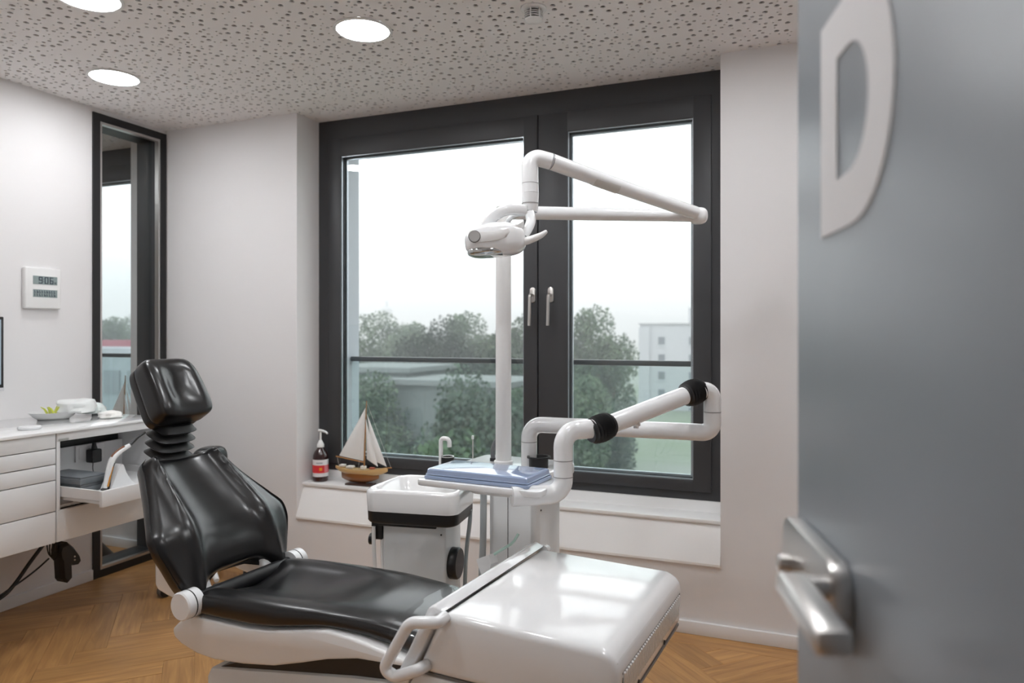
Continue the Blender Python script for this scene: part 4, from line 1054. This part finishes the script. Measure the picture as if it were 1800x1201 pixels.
# ------------------------------------------------------------------ stool behind the chair
sp_ = Vector((-3.0, 3.0, 0))
stl = thing('operator_stool', 'black swivel stool on castors behind the backrest', 'stool', (sp_.x, sp_.y, 0))
ox, oy = sp_.x, sp_.y
b = MB(); b.lathe([(0, .47), (.16, .47), (.185, .485), (.19, .51), (.175, .54), (.12, .552), (0, .555)], (ox, oy, 0), n=36, caps=False); b.build('seat', LEATH, stl, ang=70)
b = MB(); b.lathe([(.025, .09), (.025, .47)], (ox, oy, 0), n=20); b.build('gas_lift', BLACKP, stl)
for k in range(5):
    a = math.radians(43+72*k); d = Vector((math.cos(a), math.sin(a), 0)); e = Vector((ox, oy, 0))
    b = MB(); b.tube([e+Vector((0, 0, .12)), e+d*.15+Vector((0, 0, .105)), e+d*.215+Vector((0, 0, .075))], [.026, .02, .013], 12); b.build('leg', STEEL if k % 2 == 9 else WHITE2, stl)
    c = e+d*.23+Vector((0, 0, .032)); ax = Vector((-d.y, d.x, 0))
    b = MB(); b.lathe([(0, -.022), (.024, -.022), (.031, -.018), (.031, .018), (.024, .022), (0, .022)], c, ax, 24, False); cs = b.build('castor', BLACKP, stl)
    b = MB(); b.lathe([(.0312, -.015), (.0335, -.012), (.0335, .012), (.0312, .015)], c, ax, 24, False); b.build('tyre', mat('castor_tyre', (.16, .16, .165), .5), cs)
    b = MB(); b.lathe([(0, -.0235), (.005, -.0235), (.005, .0235), (0, .0235)], c, ax, 12, False); b.build('hub', STEEL, cs)
bq = C(360, 806, 3.30)
b = MB(); b.sup(.045, .11, .08, .55, .6, 40, 20, lambda q: Vector((bq.x-.02, bq.y+.05, bq.z-.045))+Vector((q.x*cT-q.y*sT*.3, q.y*cT*.9+q.x*sT, q.z+.012*math.cos(q.y*9)))); b.build('back_pad', LEATH, stl, ang=80)
b = MB(); b.tube(catmull([(ox, oy, .46), (ox+.12, oy-.02, .48), (bq.x+.01, bq.y+.03, .58), (bq.x, bq.y+.05, bq.z-.05)], 6), .014, 12); b.build('back_stem', BLACKP, stl)
# black piece of furniture in the next room, seen low through the slit
q = CY(205, 955, 2.95)
ns = thing('swivel_chair', 'black swivel chair low down beyond the glazed slit', 'chair', (-3.98, 3.04, 0))
b = MB(); b.lathe([(0, .0), (.15, .0), (.155, .02), (.13, .05), (.09, .10), (.05, .18), (.035, .25), (.033, .42), (0, .42)], (-3.98, 3.04, 0), n=36, caps=False); b.build('base', BLACKP, ns, ang=50)
b = MB(); b.lathe([(0, .42), (.14, .42), (.16, .45), (.15, .49), (0, .50)], (-3.98, 3.04, 0), n=36, caps=False); b.build('seat', LEATH, ns, ang=60)

# ------------------------------------------------------------------ outside
GZ = -11.0
b = MB(); b.box(-900, 900, 6, 3000, GZ-1, GZ)
struct('ground', b, mat('ground_mix', (.10, .14, .07), .9, var=(.03, (.22, .22, .21))), 'lawns and paved ground far below the window')
b = MB(); b.box(-45, 6, 6.0, 15.0, GZ, GZ+.04); b.box(-30, 40, 22.0, 29.0, GZ, GZ+.05)
struct('ground_paving', b, mat('asphalt', (.20, .205, .205), .9, var=(.4, (.27, .27, .265))), 'grey paved yard and road below the window')
def leaf_mesh(sd, H, R, nleaf):
    rnd = random.Random(sd); vs = []; fs = []; blobs = []
    for k in range(26):
        a = rnd.uniform(0, 2*PI); t = rnd.random(); z = H*(.30+.62*t); rad = R*(1-abs(t-.38)**1.7*1.25)*rnd.uniform(.25, .78)
        blobs.append((rad*math.cos(a), rad*math.sin(a), z, R*rnd.uniform(.26, .46)))
    blobs.append((0, 0, H*.62, R*.62))
    for _ in range(nleaf):
        x, y, z, r = rnd.choice(blobs); d = Vector((rnd.gauss(0, 1), rnd.gauss(0, 1), rnd.gauss(0, 1))).normalized()
        p = Vector((x, y, z))+d*r*(rnd.random()**.33)*Vector((1, 1, .85)).length/1.68
        s = rnd.uniform(.08, .19); u_ = Vector((rnd.gauss(0, 1), rnd.gauss(0, 1), rnd.gauss(0, .6))).normalized()*s; v_ = u_.orthogonal().normalized()*s*.7
        k = len(vs); vs += [p-u_, p-v_, p+u_, p+v_]; fs.append((k, k+1, k+2, k+3))
    me = bpy.data.meshes.new('foliage'); me.from_pydata(vs, [], fs); return me
LEAF = []
for k, (c0, c1) in enumerate((((.022, .045, .022), (.055, .09, .04)), ((.03, .056, .03), (.075, .105, .055)), ((.02, .036, .024), (.045, .07, .042)))):
    LEAF.append(mat('leaves_%d' % k, c0, .6, var=(.9, c1)))
BARK = mat('bark', (.10, .08, .06), .9)
def trunk_mesh(H):
    b = MB(); b.tube([(0, 0, 0), (.1, 0, H*.3), (0, .1, H*.62)], [.28, .2, .08], 8)
    for a in (0, 2.1, 4.2): b.tube([(.08, 0, H*.3), (math.cos(a)*H*.1, math.sin(a)*H*.1, H*.48), (math.cos(a)*H*.17, math.sin(a)*H*.17, H*.66)], [.13, .08, .03], 6)
    me = bpy.data.meshes.new('trunk'); me.from_pydata([tuple(p) for p in b.v], [], b.f); me.materials.append(BARK); return me
LM = []
for k in range(3):
    m_ = leaf_mesh(20+k, 13.0, 4.6, 22000); m_.materials.append(LEAF[k]); LM.append(m_)
TM = trunk_mesh(13.0)
trees = (
    (612, 60, 566, .8, 'leafy tree at the left edge of the view behind the sailing boat'), (700, 74, 560, 1, 'round-topped tree right of the telecom tower on the skyline'), (765, 60, 566, .8, 'leafy tree in the middle of the wide window sash'),
    (828, 70, 560, .9, 'tall skyline tree left of the lamp pole'), (908, 60, 570, .9, 'leafy tree behind the middle window mullion'), (985, 60, 572, .8, 'lower tree at the left of the narrow window sash'),
    (1052, 56, 552, .68, 'tallest skyline tree, left of the apartment block'),
    (648, 40, 668, .9, 'low bushy tree below the rail behind the sailing boat'), (846, 30, 660, .7, 'dark green tree just left of the lamp pole below the rail'), (905, 38, 690, .8, 'bushy tree low behind the mullion'),
    (1005, 36, 650, .75, 'green tree below the rail in the narrow sash'), (1052, 48, 690, .7, 'low tree in front of the apartment block'), (760, 17, 790, .6, 'light green shrub low down behind the tap'),
    (150, 95, 570, 1, 'leftmost distant tree seen through the glazed slit'), (188, 112, 566, 1, 'middle distant tree seen through the glazed slit'), (226, 95, 563, 1, 'rightmost distant tree seen through the glazed slit'))
for i, (px_, d, top, wd, lab) in enumerate(trees):
    p = C(px_, top, d); H = p.z-GZ
    r = thing('leafy_tree', lab, 'tree', (p.x, p.y, GZ), random.uniform(0, 6), 'trees beyond the windows')
    k = H/13.0*1.02; r.scale = (wd*max(k, .8), wd*max(k, .8), k)
    for nm, me in (('foliage', LM[i % 3]), ('trunk', TM)):
        o = bpy.data.objects.new(nm, me); COL.objects.link(o); o.parent = r
# apartment block at the right
ap = C(1125, 571, 118); ap2 = C(1320, 571, 112); dirb = Vector((ap2.x-ap.x, ap2.y-ap.y, 0)).normalized(); nrm = Vector((dirb.y, -dirb.x, 0))
bld = thing('apartment_block', 'pale grey apartment block with small windows at the right of the view', 'building', (ap.x, ap.y, GZ))
def bp_(a, d, z): return Vector((ap.x, ap.y, 0))+dirb*a-nrm*d+Vector((0, 0, z))
RT = ap.z
CON = mat('pale_render', (.36, .37, .39), .8); WIN = mat('dark_window', (.10, .115, .13), .2)
MB().box(0, 30, 0, 14, GZ, RT, f=bp_).build('wall', CON, bld, smooth=False)
MB().box(-.2, 30.2, -.25, 14.2, RT, RT+.25, f=bp_).build('roof_edge', mat('roof_grey', (.30, .30, .31), .8), bld, smooth=False)
MB().box(7.5, 13, 3, 9, RT, RT+2.8, f=bp_).build('stair_tower', CON, bld, smooth=False)
MB().box(-.15, 1.6, -.35, 0, GZ, RT-.5, f=bp_).build('corner_pier', CON, bld, smooth=False)
for r_ in range(5):
    for c_ in range(6):
        z = RT-2.0-2.85*r_; a = 3.0+4.9*c_
        wn = MB().box(a-.1, a+1.15, -.08, .02, z-1.75, z+.05, f=bp_).build('window', CON, bld, smooth=False)
        MB().box(a, a+1.05, -.10, -.06, z-1.25, z, f=bp_).build('pane', WIN, wn, smooth=False)
        MB().box(a, a+1.05, -.10, -.06, z-1.7, z-1.35, f=bp_).build('panel', mat('grey_panel', (.30, .32, .34), .6), wn, smooth=False)
# low grey building with a red parapet, left (seen through the slit)
lp = C(175, 606, 62); lb_ = thing('flat_roof_building', 'low grey flat-roofed building with red parapet seen through the slit', 'building', (lp.x, lp.y, GZ))
d2 = (C(260, 606, 60)-C(120, 606, 64)); d2.z = 0; d2.normalize(); n2 = Vector((d2.y, -d2.x, 0))
def lbp(a, d, z): return Vector((lp.x, lp.y, 0))+d2*a-n2*d+Vector((0, 0, z))
MB().box(-12, 5.2, 0, 16, GZ, lp.z-.3, f=lbp).build('wall', mat('grey_cladding', (.20, .22, .235), .7, var=(.6, (.26, .28, .30))), lb_, smooth=False)
MB().box(-12, 5.2, 6, 6.3, lp.z-.3, lp.z+.35, f=lbp).build('parapet', mat('red_paint', (.24, .05, .07), .6), lb_, smooth=False)
for k in range(6): MB().box(-11+2.9*k, -9+2.9*k, -.1, .05, lp.z-4.2, lp.z-2.2, f=lbp).build('window', WIN, lb_, smooth=False)
# low flat roofs in the middle distance
for k, (px_, py_, d, wd, dp, nm, lab) in enumerate(((760, 668, 40, 9, 5, 'flat_roof_building', 'low building with a pale flat roof among the trees'), (640, 645, 44, 6, 6, 'flat_roof_building', 'small pale roofed building at the left of the view'))):
    p = C(px_, py_, d); r = thing(nm, lab, 'building', (p.x, p.y, GZ))
    MB().box(p.x-wd/2, p.x+wd/2, p.y, p.y+dp, GZ, p.z-.3).build('wall', mat('dark_wall', (.13, .14, .14), .8), r, smooth=False)
    MB().box(p.x-wd/2-.4, p.x+wd/2+.4, p.y-.4, p.y+dp+.4, p.z-.3, p.z).build('roof', mat('pale_roof', (.15, .155, .155), .8), r, smooth=False)
# parked cars far below
def car(p, a, m, label):
    r = thing('parked_car', label, 'car', p, a); M = ROOTM[r]
    MB(M).box(-2.1, 2.1, -.85, .85, .25, .85, .18, 3).build('body', m, r)
    MB(M).prism([(-1.5, .8), (-1.0, 1.4), (.6, 1.4), (1.3, .8)], -.75, .75, None, .08).build('cabin', WIN, r)
    for x in (-1.35, 1.35):
        for y in (-.85, .85): MB(M).lathe([(0, -.1), (.3, -.1), (.32, 0), (.3, .1), (0, .1)], (x, y, .32), (0, 1, 0), 16, False).build('wheel', BLACKP, r)
CW = mat('car_white', (.6, .6, .62), .3); CR = mat('car_red', (.35, .04, .05), .3)
for px_, d, m_, lab in ((770, 30, CW, 'white parked car below the left window sash'), (912, 22, CR, 'red parked car seen beside the window mullion'), (1165, 24, CW, 'white parked car below the apartment block')):
    p = C(px_, 600, d); car(Vector((p.x, p.y, GZ+.05)), .3+px_*.01, m_, lab)
# distant hills and telecommunication tower
vs = []; fs = []; n = 60
for i in range(n+1):
    a = -1900+3000*i/n; h = 45+25*noise.noise(Vector((i*.14, 0, 0)))*2+20*math.sin(i*.2+1.2)
    for dy, z in ((0, GZ-2), (150, h*.6+10), (320, h), (900, GZ-2)): vs.append((a, 1500+dy, z))
for i in range(n):
    for k in range(3): fs.append((i*4+k, (i+1)*4+k, (i+1)*4+k+1, i*4+k+1))
b = MB(); b.add(vs, fs); struct('hills', b, mat('wooded_hill', (.10, .14, .09), .9), 'low wooded hills on the horizon', True)
tp = C(680, 548, 640); tw = thing('telecom_tower', 'distant telecommunication tower with a round platform on the skyline', 'tower', (tp.x, tp.y, GZ))
b = MB(); b.lathe([(2.2, 0), (1.5, tp.z-GZ), (1.3, tp.z-GZ+3)], (tp.x, tp.y, GZ), n=16); b.build('shaft', mat('tower_concrete', (.42, .43, .44), .8), tw)
b = MB(); b.lathe([(1.5, -3), (3.5, -1.5), (5.2, .3), (5.2, 2.0), (3.6, 3.4), (1.4, 4.2)], tp, n=24); b.build('platform', MATS['tower_concrete'], tw)
b = MB(); b.lathe([(.9, 4), (.8, 7), (1.3, 7.2), (1.3, 8.2), (.35, 8.4), (.2, 11.5)], tp, n=10); b.build('antenna', MATS['tower_concrete'], tw)
# light summer haze over the landscape
hz = bpy.data.materials.new('haze'); hz.use_nodes = True; n = hz.node_tree.nodes; n.clear()
ho = n.new('ShaderNodeOutputMaterial'); vsn = n.new('ShaderNodeVolumeScatter'); vsn.inputs['Color'].default_value = (.95, .98, 1, 1); vsn.inputs['Density'].default_value = .0022
hz.node_tree.links.new(vsn.outputs[0], ho.inputs['Volume'])
b = MB(); b.box(-2500, 2500, 8, 2800, GZ-.5, 90); h_ = b.build('haze', hz, smooth=False); tag(h_, 'thin pale haze hanging over the landscape outside', 'haze', None, 'stuff')
